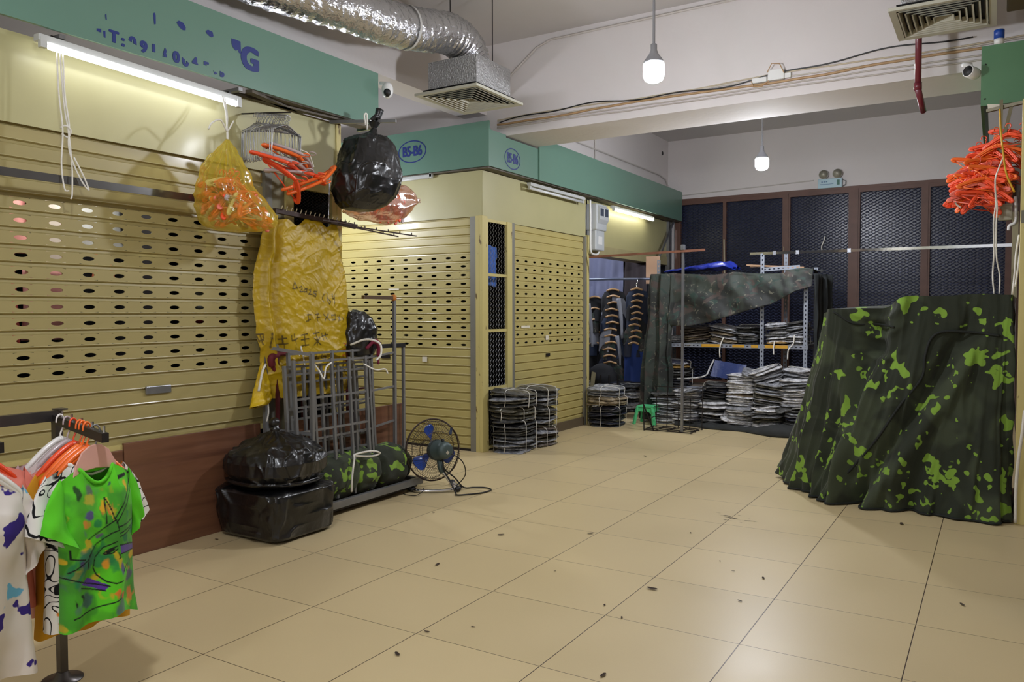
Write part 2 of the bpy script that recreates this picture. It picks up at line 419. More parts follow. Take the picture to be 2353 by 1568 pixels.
# ------------------------------------------------------------------ roller shutters, stalls, boards
PITCH = .0859
def shutter_mesh(O, U, Nn, ulen, z0, z1, hz=(1.05, 11), cols=None, hw=.033, hh=.0115):
    """O origin, U unit along, Nn unit outward; real slats with real punched holes"""
    O = Vector(O); U = Vector(U); Nn = Vector(Nn); mb = MB()
    P = lambda u, n, z: O + U*u + Nn*n + Vector((0,0,z))
    prof = [(.028, 0), (.0345, -.011), (.047, -.013), (.0535, .002), (.0579, 0)]
    k0 = int(math.floor((z0-hz[0])/PITCH)); k1 = int(math.ceil((z1-hz[0])/PITCH))
    for k in range(k0, k1+1):
        zc = hz[0] + k*PITCH
        if zc+.028 > z0 and zc-.028 < z1:
            a = max(zc-.028, z0); b = min(zc+.028, z1)
            if cols and 0 <= k < hz[1]:
                u = 0.0
                for c in cols:
                    mb.add([P(u,0,a), P(c-.05,0,a), P(c-.05,0,b), P(u,0,b)], [(0,1,2,3)])
                    S = 20; rc = []; el = []
                    for i in range(S):
                        t = 2*pi*(i+.5)/S; ct, st = cos(t), sin(t)
                        m_ = max(abs(ct)/.05, abs(st)/.028); rc.append(P(c+ct/m_, 0, zc+st/m_)); el.append(P(c+hw*ct, 0, zc+hh*st))
                    bk = [p - Nn*.006 for p in el]
                    # exact corners
                    mb.add(rc+el+bk, [(i, (i+1)%S, S+(i+1)%S, S+i) for i in range(S)] + [(S+i, S+(i+1)%S, 2*S+(i+1)%S, 2*S+i) for i in range(S)])
                    for sx in (-1, 1):
                        for sz in (-1, 1):
                            # fill the small corner gap
                            best = sorted(range(S), key=lambda i: (rc[i]-P(c+sx*.05,0,zc+sz*.028)).length)[:2]
                            mb.add([rc[best[0]], P(c+sx*.05,0,zc+sz*.028), rc[best[1]]], [(0,1,2)])
                    u = c+.05
                mb.add([P(u,0,a), P(ulen,0,a), P(ulen,0,b), P(u,0,b)], [(0,1,2,3)])
            else:
                mb.add([P(0,0,a), P(ulen,0,a), P(ulen,0,b), P(0,0,b)], [(0,1,2,3)])
        for (za, na), (zb, nb) in zip(prof[:-1], prof[1:]):
            A = zc+za; B = zc+zb
            if A >= z0 and B <= z1:
                mb.add([P(0,na,A), P(ulen,na,A), P(ulen,nb,B), P(0,nb,B)], [(0,1,2,3)])
    return mb
def sheet(O, U, Nn, ulen, z0, z1, amp=.004, seed=0, nu=30, nv=8):
    O = Vector(O); U = Vector(U); Nn = Vector(Nn)
    return MB().grid(lambda a, b: O + U*(a*ulen) + Nn*(amp*fbm(a*ulen, b*.5, 0, 1.6, seed)) + Vector((0,0,lerp(z0,z1,b))), nu, nv)

# ---- stall A (left)
sA = thing('market_stall', 'left market stall closed by a cream roller shutter under the lit tube light', 'stall', (-1.47, 0, 0))
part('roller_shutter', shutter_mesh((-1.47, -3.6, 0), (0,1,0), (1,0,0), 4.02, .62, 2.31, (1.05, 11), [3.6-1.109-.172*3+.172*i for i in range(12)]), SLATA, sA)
part('header_panel', sheet((-1.455, -3.6, 0), (0,1,0), (1,0,0), 4.73, 2.295, 2.74, .006, 3, 60, 8), CREAM, sA, True)
fr = MB(); fr.box(-1.49, -1.44, .42, .475, 0, 2.3)
part('shutter_guide', fr, M('shade_darkened_grey', rgb(112, 110, 100), .5), sA)  # jamb's shade is put into this darker grey
part('infill_panel', MB().box(-1.49, -1.46, .475, .60, 0, 2.3), M('worn_sheet', rgb(120, 112, 84), .5, var=.2), sA)
part('corner_post', MB().box(-1.49, -1.44, 1.085, 1.13, 0, 2.74), POST, sA)
wf = MB(); wf.box(-1.485, -1.445, .60, .67, 0, 2.295); wf.box(-1.485, -1.445, 1.04, 1.085, 0, 2.295); wf.box(-1.485, -1.445, .67, 1.04, 2.22, 2.295); wf.box(-1.485, -1.445, .67, 1.04, 1.66, 1.70)
part('window_frame', wf, POST, sA)
part('wire_mesh', diamond(MB(), .67, 1.04, .7, 2.22, lambda u, z, n: Vector((-1.468+n, u, z)), .034, .021, .0014), DARKM, sA)
part('lock_plate', MB().box(-1.47, -1.455, -.45, -.29, .895, .94), GALV, sA, bevel=.003)
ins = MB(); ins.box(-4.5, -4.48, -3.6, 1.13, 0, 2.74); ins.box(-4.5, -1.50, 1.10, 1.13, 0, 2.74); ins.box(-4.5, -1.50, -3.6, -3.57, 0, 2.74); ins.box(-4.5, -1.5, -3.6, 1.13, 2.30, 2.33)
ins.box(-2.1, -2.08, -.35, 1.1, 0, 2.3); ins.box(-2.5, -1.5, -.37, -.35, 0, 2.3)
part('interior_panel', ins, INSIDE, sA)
part('lower_rail', MB().box(-1.475, -1.44, -3.6, .42, .60, .63), POST, sA)
# stock hanging inside, glimpsed through the punched holes
random.seed(5)
gc = [('pink', (226,150,150)), ('white', (225,222,220)), ('cream', (215,190,160)), ('red', (190,60,60)), ('black', (30,30,30)), ('pale blue', (170,185,210)), ('peach', (225,150,120))]
def inside_cloth(y0, y1, z0, z1, col, nm, wh):
    def f(a, b):
        y = lerp(y0, y1, a); z = lerp(z0, z1, b)
        return (-1.74 + .03*sin(a*9+b*2) + .02*nz(y*8, z*4), y + .13, z + .015)
    single('hanging_garment', MB().grid(f, 16, 16), M('cloth_'+nm, rgb(*col), .8), wh, 'garment', 'garments behind the punched shutter', True, solid=.004)
inside_cloth(-1.40, -1.06, 1.66, 2.0, (240,170,170), 'pink', 'pink garment seen through the top left holes of the left shutter')
inside_cloth(-1.06, -.86, 1.60, 2.0, (235,228,225), 'offwhite', 'white garment seen through the upper second column of shutter holes')
inside_cloth(-.85, -.52, 1.70, 2.0, (215,220,225), 'pale', 'pale grey garment seen through the third and fourth hole columns')
inside_cloth(-1.30, -1.12, 1.15, 1.70, (205,90,90), 'coral', 'coral garment seen through the left column of shutter holes')
inside_cloth(-1.11, -.84, 1.20, 1.58, (220,160,160), 'rose', 'rose garment seen low through the second column of shutter holes')
inside_cloth(-.72, -.58, 1.55, 1.70, (226,130,90), 'orange_red', 'orange red garment seen through the fourth hole column')
inside_cloth(-.14, .14, 1.34, 1.52, (190,196,196), 'silver_grey', 'silver grey garment seen through the middle right holes')
inside_cloth(-.14, .20, 1.24, 1.30, (150,50,44), 'brick', 'brick red garment seen through the lower right holes')
inside_cloth(-1.42, -1.2, .9, 1.15, (40,40,44), 'soot', 'black garment seen at the lowest left holes')
il = thing('added_strip_lamp', 'unseen strip lamp added inside the left stall to light its garments', 'lamp', (-2.3, -1.5, 2.2))  # added out of sight so the garments behind the holes look lit
part('tube', MB().tube([(-1.58, -1.5, 2.20), (-1.58, -.4, 2.20)], .012, 8), emit('added_inner_tube', (1, .97, .92), 70), il)
part('housing', MB().box(-1.60, -1.56, -1.52, -.38, 2.215, 2.29), WHITEP, il)

# ---- plywood boards in front of stall A
single('plywood_board', MB().box(-1.445, -1.425, -3.6, -.62, .0, .605), WOODL, 'long brown plywood board below the left shutter, behind the shirts', 'board', bevel=.002)
single('plywood_board', MB().box(-1.445, -1.425, -.612, .34, .0, .64), WOODL, 'brown plywood board leaning behind the two black bin bags', 'board', bevel=.002)
single('plywood_board', MB().box(-1.33, -1.31, .50, 1.685, .0, .65), WOODL, 'brown plywood board standing behind the steel grid frames', 'board', bevel=.002)
single('rubber_kerb', MB().box(-1.50, -1.43, -3.6, .5, 0, .0) if False else MB().box(-1.462, -1.446, -3.6, .40, .0, .05), DARKM, 'dark strip at the foot of the left stall behind the plywood', 'strip')

# ---- stall B (B5-B6)
sB = thing('market_stall', 'corner market stall marked B5-B6 with shutters on two sides', 'stall', (-1.57, 3.21, 0))
colsF = [3.9-.236-.18*i for i in range(12)][::-1]     # u measured from x=-3.9 up to -1.70
part('roller_shutter', shutter_mesh((-4.2, 3.21, 0), (1,0,0), (0,-1,0), 2.49, .02, 2.31, (1.045, 11), [4.2-1.806-.18*i for i in range(9, -1, -1)]), SLAT, sB, label='shutter on the side facing the viewpoint')
part('roller_shutter', shutter_mesh((-1.59, 3.79, 0), (0,1,0), (1,0,0), 1.63, .10, 2.31, (1.045, 11), [.0985+.178*i for i in range(9)]), SLAT, sB, label='shutter on the aisle side')
part('header_panel', sheet((-4.2, 3.20, 0), (1,0,0), (0,-1,0), 2.63, 2.295, 2.735, .006, 8, 40, 8), CREAM, sB, True)
part('header_panel', sheet((-1.575, 3.20, 0), (0,1,0), (1,0,0), 2.25, 2.275, 2.735, .008, 12, 40, 8), CREAM, sB, True)
cp = MB(); cp.box(-1.645, -1.60, 3.185, 3.23, 0, 2.30); cp.box(-1.60, -1.565, 3.185, 3.28, 0, 2.30)
part('corner_post', cp, POST, sB, bevel=.003)
part('shutter_guide', MB().box(-1.71, -1.645, 3.19, 3.23, 0, 2.295), M('guide_grey', rgb(140, 138, 128), .4, metal=.3), sB)
part('shutter_guide', MB().box(-1.60, -1.565, 3.74, 3.79, 0, 2.28), MATS['guide_grey'], sB)
part('shutter_guide', MB().box(-1.60, -1.565, 5.42, 5.47, 0, 2.28), MATS['guide_grey'], sB)
wf = MB(); wf.box(-1.60, -1.57, 3.28, 3.30, 0, 2.28); wf.box(-1.60, -1.565, 3.65, 3.74, 0, 2.28)
for z in (2.25, 1.72, 1.17, .60, .02): wf.box(-1.60, -1.575, 3.30, 3.65, z, z+.028)
part('window_frame', wf, POST, sB)
part('wire_mesh', diamond(MB(), 3.30, 3.65, .05, 2.25, lambda u, z, n: Vector((-1.585+n, u, z)), .05, .05, .0016), GREYM, sB)
part('corner_post', MB().box(-1.60, -1.56, 5.47, 5.53, 0, 2.30), POST, sB)
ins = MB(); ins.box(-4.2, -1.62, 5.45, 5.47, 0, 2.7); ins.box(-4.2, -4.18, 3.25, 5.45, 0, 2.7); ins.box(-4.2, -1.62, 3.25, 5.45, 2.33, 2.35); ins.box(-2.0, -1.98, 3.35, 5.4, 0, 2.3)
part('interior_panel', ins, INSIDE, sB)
part('lock_plate', MB().box(-2.86, -2.74, 3.198, 3.208, .885, .92), DARKM, sB)
part('lock_plate', MB().box(-1.588, -1.576, 4.49, 4.57, .875, .91), DARKM, sB)
part('lock_plate', MB().box(-1.588, -1.576, 4.28, 4.35, .19, .225), BLACK, sB)
part('threshold', MB().box(-4.2, -1.71, 3.20, 3.23, 0, .022), DARKM, sB)
part('threshold', MB().box(-1.61, -1.57, 3.79, 5.42, 0, .10), M('worn_kerb', rgb(96, 84, 66), .6), sB)
PAPER = M('paper_label', rgb(225, 218, 200), .7)
for i, (x, z, w, h, l) in enumerate(((-2.75, 1.60, .14, .012, 'torn strip of white tape on the front shutter, upper one'), (-2.72, 1.505, .14, .010, 'torn strip of white tape on the front shutter, lower one'), (-2.31, .865, .06, .05, 'small white sticker on the front shutter above the fan'))):
    single('sticker', MB().box(x, x+w, 3.199, 3.2015, z, z+h), PAPER, l, 'sticker')
single('sticker', MB().box(-1.5835, -1.581, 3.95, 4.13, 1.20, 1.225), PAPER, 'torn paper strip across the aisle side shutter', 'sticker')
single('sticker', MB().box(-1.5835, -1.581, 4.48, 4.545, 1.06, 1.11), PAPER, 'small pale sticker below the holes of the aisle side shutter', 'sticker')
# blue shirt behind the narrow mesh window
def bs(a, b):
    z = lerp(1.62, 2.02, b); w = .13 if b < .72 else .17
    return (-1.68 + .012*sin(a*20+b*3), 3.47 + (a-.5)*2*w, z + (.02*(1-abs(a-.5)*2)))
bsm = MB().grid(bs, 20, 20)
single('hanging_shirt', bsm, M('plaid_blue_cloth', rgb(70, 110, 190), .8, var=.35, vs=14), 'blue checked shirt hanging behind the narrow mesh window', 'shirt', smooth_=True, solid=.006)

# ---- stall C (open clothes shop beyond)
sC = thing('market_stall', 'open clothes stall beyond the B5-B6 shutters with dark garments inside', 'stall', (-1.57, 7, 0))
part('header_panel', sheet((-1.60, 5.55, 0), (0,1,0), (1,0,0), 2.75, 2.20, 2.735, .005, 22, 30, 6), CREAM, sC, True)
part('shutter_box', MB().box(-1.80, -1.585, 5.55, 8.3, 2.08, 2.20), M('cream_beam', rgb(170, 160, 120), .5), sC)
part('corner_post', MB().box(-1.62, -1.56, 8.28, 8.34, 0, 2.735), GREYM, sC)
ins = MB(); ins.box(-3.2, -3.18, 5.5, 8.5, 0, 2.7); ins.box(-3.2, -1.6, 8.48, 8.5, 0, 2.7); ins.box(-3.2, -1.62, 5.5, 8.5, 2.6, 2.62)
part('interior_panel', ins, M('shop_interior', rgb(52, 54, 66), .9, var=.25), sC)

# ---- green boards
def board(name, label, mbs, lets):
    pass
def text_obj(s, size, bold=0.0, sx=1.0, extr=.001):
    cu = bpy.data.curves.new('lettering', 'FONT'); cu.body = s; cu.size = size; cu.extrude = extr; cu.align_x = 'CENTER'; cu.align_y = 'CENTER'
    ob = bpy.data.objects.new('lettering', cu); COL.objects.link(ob)
    dg = bpy.context.evaluated_depsgraph_get(); me = bpy.data.meshes.new_from_object(ob.evaluated_get(dg))
    bpy.data.objects.remove(ob); bpy.data.curves.remove(cu)
    V0 = [(v.co.x*sx, v.co.y, v.co.z) for v in me.vertices]; F0 = [tuple(p.vertices) for p in me.polygons]; vs = []; fs = []
    for k, (dx, dy) in enumerate(((0, 0), (bold, 0), (-bold, 0), (0, bold*.6), (0, -bold*.6), (bold*.8, bold*.5), (-bold*.8, -bold*.5), (bold*.8, -bold*.5), (-bold*.8, bold*.5)) if bold else ((0, 0),)):
        n = len(vs); vs += [(x+dx, y+dy, z+k*.00004) for x, y, z in V0]; fs += [tuple(i+n for i in f) for f in F0]
    m2 = bpy.data.meshes.new('lettering'); m2.from_pydata(vs, [], fs); m2.update(); bpy.data.meshes.remove(me)
    return m2
def place_text(parent, s, size, c, U, W, mat, bold=0.0, sx=1.0, rot=0.0, name='lettering'):
    me = text_obj(s, size, bold, sx); U = Vector(U); W = Vector(W); n = U.cross(W)
    Mx = Matrix((U, W, n)).transposed().to_4x4()
    me.transform(Matrix.Rotation(rot, 4, 'Z')); me.transform(Mx); me.transform(Matrix.Translation(Vector(c) - ORG[parent.name]))
    me.materials.clear(); me.materials.append(mat)
    o = bpy.data.objects.new(name, me); COL.objects.link(o); o.parent = parent; ORG[o.name] = ORG[parent.name]; return o
def peel(name, col, lo, hi, scale, seed):
    m = bpy.data.materials.new(name); m.use_nodes = True; N = m.node_tree.nodes; L = m.node_tree.links; b = N['Principled BSDF']
    b.inputs['Base Color'].default_value = (*col, 1); b.inputs['Roughness'].default_value = .5
    tc = N.new('ShaderNodeTexCoord'); mp = N.new('ShaderNodeMapping'); mp.inputs['Location'].default_value = (seed, seed*.3, 0); L.new(tc.outputs['Object'], mp.inputs[0])
    n = N.new('ShaderNodeTexNoise'); n.inputs['Scale'].default_value = scale; n.inputs['Detail'].default_value = 1.5; L.new(mp.outputs[0], n.inputs['Vector'])
    r = N.new('ShaderNodeMapRange'); r.inputs['From Min'].default_value = lo; r.inputs['From Max'].default_value = hi; L.new(n.outputs['Fac'], r.inputs['Value'])
    L.new(r.outputs[0], b.inputs['Alpha']); MATS[name] = m; return m
PEEL = peel('peeled_lettering', rgb(24, 52, 140), .50, .515, 26, 3.1)

def skin(O, U, Nn, ulen, z0, z1, seed, amp=.003):
    O = Vector(O); U = Vector(U); Nn = Vector(Nn)
    return O, U, Nn
gA = thing('sign_board', 'long dark green sign board with peeling blue phone number above the left stall', 'sign board', (-1.3, -1, 2.75))
b = MB().box(-1.32, -1.30, -4.0, 1.385, 2.755, 3.15)
pA = part('panel', b, GREEN, gA)
part('panel_return', MB().box(-1.50, -1.32, 1.365, 1.385, 2.74, 3.15), GREEN, gA)
ff = MB()
for y in (-.97, .12): part('support_frame', MB().bar((-1.46, y, 2.735), (-1.31, y, 2.735), .03, .02), GREYM, gA)
ff.bar((-1.46, .2, 2.745), (-1.33, 1.36, 2.745), .05, .02); ff.bar((-1.33, .2, 2.745), (-1.46, .75, 2.745), .05, .02)
ff.box(-1.46, -1.325, .25, 1.36, 2.75, 2.756)
part('support_sheet', ff, M('rusty_sheet', rgb(96, 88, 76), .6, metal=.3, var=.4, vs=14), gA)
U, Wv = (0,1,0), (0,0,1)
X = -1.2985
place_text(pA, 'G', .19, (X, .188, 2.928), U, Wv, BLUE, .0125, .98, 0)
BL2 = MB()
def chip(pts): BL2.add([(X+.0005, y, z) for y, z in pts], [tuple(range(len(pts)))])
chip([(.045,3.02),(.075,3.022),(.115,3.02),(.118,2.945),(.10,2.95),(.095,2.965),(.078,2.955),(.062,2.965),(.048,2.985)])
chip([(-.135,3.01),(-.12,3.022),(-.088,3.018),(-.082,2.995),(-.095,2.985),(-.11,2.987),(-.13,2.998)])
chip([(-.33,3.0),(-.315,3.015),(-.285,3.01),(-.27,2.99),(-.272,2.972),(-.29,2.968),(-.312,2.978)])
chip([(-.475,3.0),(-.468,3.012),(-.460,3.0),(-.460,2.95),(-.470,2.945)])
chip([(-.752,2.91),(-.745,2.915),(-.743,2.885),(-.750,2.885)])
part('lettering', BL2, BLUE, pA, label='blue paint chips left from peeled letters')
def chip_letter(ch, y, z, size, cuts):
    size *= .80; z += .012
    me = text_obj(ch, size, size*.06, .98)
    bm = bmesh.new(); bm.from_mesh(me)
    for (px, pz, nx, nz_) in cuts:      # keep the side the normal points away from
        bmesh.ops.bisect_plane(bm, geom=bm.verts[:]+bm.edges[:]+bm.faces[:], plane_co=(px*size, pz*size, 0), plane_no=(nx, nz_, 0), clear_outer=True)
    bm.to_mesh(me); bm.free(); me.validate(); 
    if not me.polygons: return
    Mx = Matrix(((0,1,0), (0,0,1), (1,0,0))).transposed().to_4x4()
    me.transform(Mx); me.transform(Matrix.Translation(Vector((X, y, z)) - ORG[pA.name])); me.materials.clear(); me.materials.append(BLUE)
    o = bpy.data.objects.new('lettering', me); COL.objects.link(o); o.parent = pA; ORG[o.name] = ORG[pA.name]
LQ = MB()
for q_ in ([(-.80,2.825),(-.775,2.83),(-.775,2.81),(-.80,2.812)], [(-.765,2.822),(-.752,2.826),(-.752,2.79),(-.762,2.792)]): LQ.add([(X+.0005, y, z) for y, z in q_], [(0,1,2,3)])
part('lettering', LQ, BLUE, pA)
for a in (('T', -.705, 2.795, .105, []), (':', -.655, 2.79, .105, []), ('0', -.60, 2.795, .105, [(0, .02, -.3, -1)]), ('9', -.535, 2.79, .105, []),
          ('1', -.475, 2.79, .105, [(0, -.1, 0, -1)]), ('3', -.415, 2.79, .105, [(-.03, 0, -1, .3), (0, -.2, 0, -1)]), ('0', -.335, 2.79, .105, []), ('0', -.275, 2.785, .105, [(0, .08, .5, 1)]), ('4', -.215, 2.79, .105, [(0, -.05, 0, -1), (-.2, 0, -1, 0)]),
          ('5', -.135, 2.785, .105, [(0, .15, 0, -1)]), ('8', -.08, 2.79, .105, [(0, -.12, .4, 1), (-.1, 0, -1, -.3)]), ('6', -.03, 2.785, .10, [(0, .05, .2, 1), (-.12, 0, -1, 0)])): chip_letter(*a)

gB = thing('sign_board', 'green corner board with the oval B5-B6 badge on both faces', 'sign board', (-1.45, 3.13, 2.75))
b = MB(); b.box(-4.6, -1.45, 3.13, 3.15, 2.755, 3.18)
b.box(-1.47, -1.45, 3.15, 3.44, 2.755, 3.10); b.box(-1.47, -1.45, 3.44, 4.075, 2.755, 3.075)
pB = part('panel', b, GREEN, gB)
part('panel', MB().box(-1.455, -1.435, 4.08, 8.50, 2.75, 3.19), GREEN, gB)
u = MB(); u.box(-4.6, -1.47, 3.15, 3.21, 2.74, 2.752); u.box(-1.575, -1.47, 3.21, 8.5, 2.74, 2.752)
part('underside_frame', u, MATS['rusty_sheet'], gB)
def oval(mb, c, U, W, ru, rw, t):
    U = Vector(U); W = Vector(W); n = U.cross(W); c = Vector(c)
    S = 48; vs = []
    for k in range(S):
        a = 2*pi*k/S
        for s, d in ((1, 0), (1-t, 0), (1-t, .001), (1, .001)):
            vs.append(c + U*ru*(1 - (1-s)*rw/ru)*cos(a) + W*rw*s*sin(a) + n*d)
    fs = []
    for k in range(S):
        l = (k+1) % S
        for q in range(4): fs.append((k*4+q, k*4+(q+1)%4, l*4+(q+1)%4, l*4+q))
    return mb.add(vs, fs)
part('badge_ring', oval(MB(), (-2.369, 3.1285, 2.982), (1,0,0), (0,0,1), .178, .112, .10), BLUE, pB)
place_text(pB, 'B5-B6', .140, (-2.369, 3.1285, 2.982), (1,0,0), (0,0,1), BLUE, .0058, .72)
part('badge_ring', oval(MB(), (-1.4485, 3.56, 2.885), (0,1,0), (0,0,1), .15, .105, .10), BLUE, pB)
place_text(pB, 'B5-B6', .135, (-1.4485, 3.56, 2.885), (0,1,0), (0,0,1), BLUE, .0052, .64)
sR = thing('sign_board', 'plain green board at the upper right above the orange hangers', 'sign board', (2.56, 3.1, 2.75))
part('panel', MB().box(2.56, 5.0, 3.08, 3.10, 2.755, 3.155), M('green_board_paint_right', rgb(86, 128, 92), .45, var=.04), sR)
part('panel', MB().box(2.56, 2.58, 3.10, 8.4, 2.755, 3.155), MATS['green_board_paint_right'], sR)
sc_ = MB()
for x, z in ((2.585, 3.03), (2.585, 2.80)): part('screw', MB().ell((x, 3.078, z), (.006, .004, .006), 8, 5), DARKM, sR)


# ---- right stall
sRt = thing('market_stall', 'right market stall post and mesh side at the edge of the view', 'stall', (2.85, 2.9, 0))
part('corner_post', MB().box(2.795, 2.855, 2.76, 2.82, 0, 2.70), POST, sRt, bevel=.003)
part('shutter_guide', MB().box(2.80, 2.84, 2.83, 2.90, 0, 2.60), MATS['guide_grey'], sRt)
part('side_panel', MB().box(2.88, 2.92, 2.90, 8.4, 0, 2.75), M('brown_panel', rgb(92, 66, 54), .6), sRt)
part('side_panel', MB().box(2.86, 5.0, 2.86, 2.88, 0, 2.75), INSIDE, sRt)
cr = MB(); cr.bar((2.60, 3.0, 2.70), (2.85, 2.9, 2.715), .03, .02); cr.bar((2.66, 2.95, 2.44), (3.2, 2.95, 2.46), .03, .03); cr.bar((2.68, 2.95, 2.75), (2.68, 2.95, 2.40), .02)
cr.bar((2.74, 2.95, 2.72), (2.70, 2.95, 2.52), .02)
part('bracket', cr, MATS['worn_sheet'], sRt)
part('paper_label', MB().box(2.80, 2.85, 2.757, 2.7595, 1.92, 2.0), M('faded_label', rgb(110, 108, 96), .8), sRt)
wr = [[(2.60, 2.98, 2.745), (2.685, 2.98, 2.755), (2.60, 2.99, 2.70)]]
single('paper_scrap', MB().add([(2.60, 3.0, 2.745), (2.68, 3.0, 2.735), (2.61, 3.0, 2.69)], [(0,1,2)]), PAPER, 'small white paper scrap tucked under the right green board', 'paper', solid=.002)
single('storage_box', MB().box(2.84, 3.3, .75, 1.13, 0, .62), INSIDE, 'dark box end just entering the right edge of the view', 'box', bevel=.01)

# olive duct section at the upper right
du = MB(); du.box(2.70, 3.6, 1.9, 3.1, 3.36, 3.62); 
single('air_duct', du, M('olive_duct', rgb(96, 84, 46), .5), 'olive brown duct box beside the right ceiling diffuser', 'duct', bevel=.01)
# ------------------------------------------------------------------ tube lights
TUBEM = emit('tube_light', (.95, .97, 1.0), TUBE)
TUBEF = emit('far_tube_light', (1.0, .97, .82), TUBE_FAR)
def tube_light(a, b, label, lit, drop=.035, side=(.02, 0, 0), hw=.05):
    a = Vector(a); b = Vector(b); t = thing('tube_light', label, 'light', tuple((a+b)/2))
    part('housing', MB().bar(a, b, hw, .035), M('lamp_housing', rgb(190, 192, 190), .4), t, bevel=.004)
    d = (b-a).normalized(); o = Vector(side) - Vector((0,0,drop))
    part('tube', MB().tube([a+d*.05+o, b-d*.05+o], .0145, 12), lit or M('unlit_tube', rgb(222, 224, 226), .3), t, True)
    for p in (a+d*.02, b-d*.02): part('end_cap', MB().bar(p+o+Vector((0,0,-.014)), p+o+Vector((0,0,.035)), .03, .026), MATS['lamp_housing'], t)
    return t
tl = tube_light((-1.335, -1.085, 2.705), (-1.345, .135, 2.675), 'long lit tube light under the left green board', TUBEM)
part('bracket', MB().bar((-1.455, -1.0, 2.73), (-1.335, -1.0, 2.725), .02), DARKM, tl)
part('bracket', MB().bar((-1.455, .06, 2.70), (-1.335, .06, 2.70), .02), DARKM, tl)
tube_light((-1.50, 3.97, 2.70), (-1.50, 5.25, 2.70), 'unlit tube light under the B5-B6 board beside the meter box', None, .04, (.0, 0, 0), .05)
tube_light((-1.50, 6.05, 2.70), (-1.50, 7.45, 2.70), 'lit tube light over the open clothes stall', TUBEF, .035, (.02, 0, 0), .04)
tube_light((-2.75, 3.165, 2.725), (-2.14, 3.165, 2.73), 'small unlit tube light under the front face of the B5-B6 board', None, .012, (0, -.0, 0), .03)

# ------------------------------------------------------------------ ceiling air outlets and duct
FOIL = M('foil_duct_skin', rgb(196, 196, 198), .26, metal=.9, var=.05, bump=.5, bs=40, stretch=(1, 1, 1))
FOILB = M('foil_board', rgb(178, 178, 178), .32, metal=.7, var=.12, vs=60, bump=.8, bs=75)
DIFF = M('diffuser_paint', rgb(186, 184, 168), .5, var=.04)
def diffuser(c, sx, sy, zb, label, n=6, box=None):
    t = thing('air_diffuser', label, 'air vent', (c[0], c[1], zb))
    x, y = c
    rim = MB()
    def frame(mb, hx0, hy0, hx1, hy1, z0, z1):
        vs = [(x+i*hx0, y+j*hy0, z0) for i, j in ((-1,-1),(1,-1),(1,1),(-1,1))] + [(x+i*hx1, y+j*hy1, z1) for i, j in ((-1,-1),(1,-1),(1,1),(-1,1))]
        mb.add(vs, [(k, (k+1)%4, 4+(k+1)%4, 4+k) for k in range(4)])
    hx, hy = sx/2, sy/2
    frame(rim, hx, hy, hx*.86, hy*.86, zb, zb+.004); frame(rim, hx, hy, hx, hy, zb, zb+.02); frame(rim, hx, hy, hx*.8, hy*.8, zb+.02, zb+.025)
    part('rim', rim, DIFF, t)
    th_ = MB()
    for k in range(n):
        a = .84 - .76*k/n; frame(th_, hx*(a+.006), hy*(a+.006), hx*(a+.004), hy*(a+.004), zb+.004, zb+.044)
        b_ = a - .76/n*.50
        c_ = a - .76/n*.22; v = MB(); frame(v, hx*a, hy*a, hx*c_, hy*c_, zb-.001, zb); frame(v, hx*c_, hy*c_, hx*b_, hy*b_, zb, zb+.034)
        part('vane', v, DIFF, t)
    part('gap_shade', th_, BLACK, t)  # black baffles put in as the shade between the vanes
    part('back_plate', MB().box(x-hx*.86, x+hx*.86, y-hy*.86, y+hy*.86, zb+.045, zb+.049), BLACK, t)  # black stands for the shade inside the vent
    bx, by = (hx*.78, hy*.72) if box is None else box
    part('plenum_box', MB().box(x-bx, x+bx, y-by, y+by, zb+.05, zb+.28), FOILB, t)
    return t
dl = diffuser((-1.045, 2.225), .60, .70, 3.10, 'square ceiling diffuser under the silver flexible duct')
dr_ = diffuser((2.345, 2.82), .60, .66, 3.30, 'ceiling diffuser at the upper right beside the olive duct')
part('hanger_rod', MB().tube([(-.86, 2.28, 3.15), (-.86, 2.28, 4.0)], .005, 6), DARKM, dl)
part('hanger_rod', MB().tube([(-1.28, 2.28, 3.15), (-1.28, 2.28, 4.0)], .005, 6), DARKM, dl)
part('hanger_rod', MB().tube([(2.1, 2.6, 3.6), (2.1, 2.6, 4.0)], .005, 6), DARKM, dr_)
path = [(-1.04,2.24,3.34),(-1.04,2.235,3.42),(-1.043,2.18,3.50),(-1.05,2.05,3.555),(-1.06,1.88,3.555),(-1.08,1.66,3.51),(-1.10,1.4,3.465),(-1.13,1.12,3.45),(-1.2,.85,3.46),(-1.31,.55,3.47),(-1.40,.15,3.48),(-1.44,-.6,3.49)]
def catmull(P, n=10):
    P = [Vector(p) for p in P]; out = []
    Q = [P[0]*2-P[1]] + P + [P[-1]*2-P[-2]]
    for i in range(1, len(Q)-2):
        for k in range(n):
            t = k/n; a, b, c, d = Q[i-1:i+3]
            out.append(.5*((2*b) + (c-a)*t + (2*a-5*b+4*c-d)*t*t + (3*b-a-3*c+d)*t**3))
    out.append(P[-1]); return out
pp = catmull(path, 26)
rr = [.155 + .003*sin(i*.7) for i in range(len(pp))]
duct = MB().tube(pp, rr, 64, caps=False)
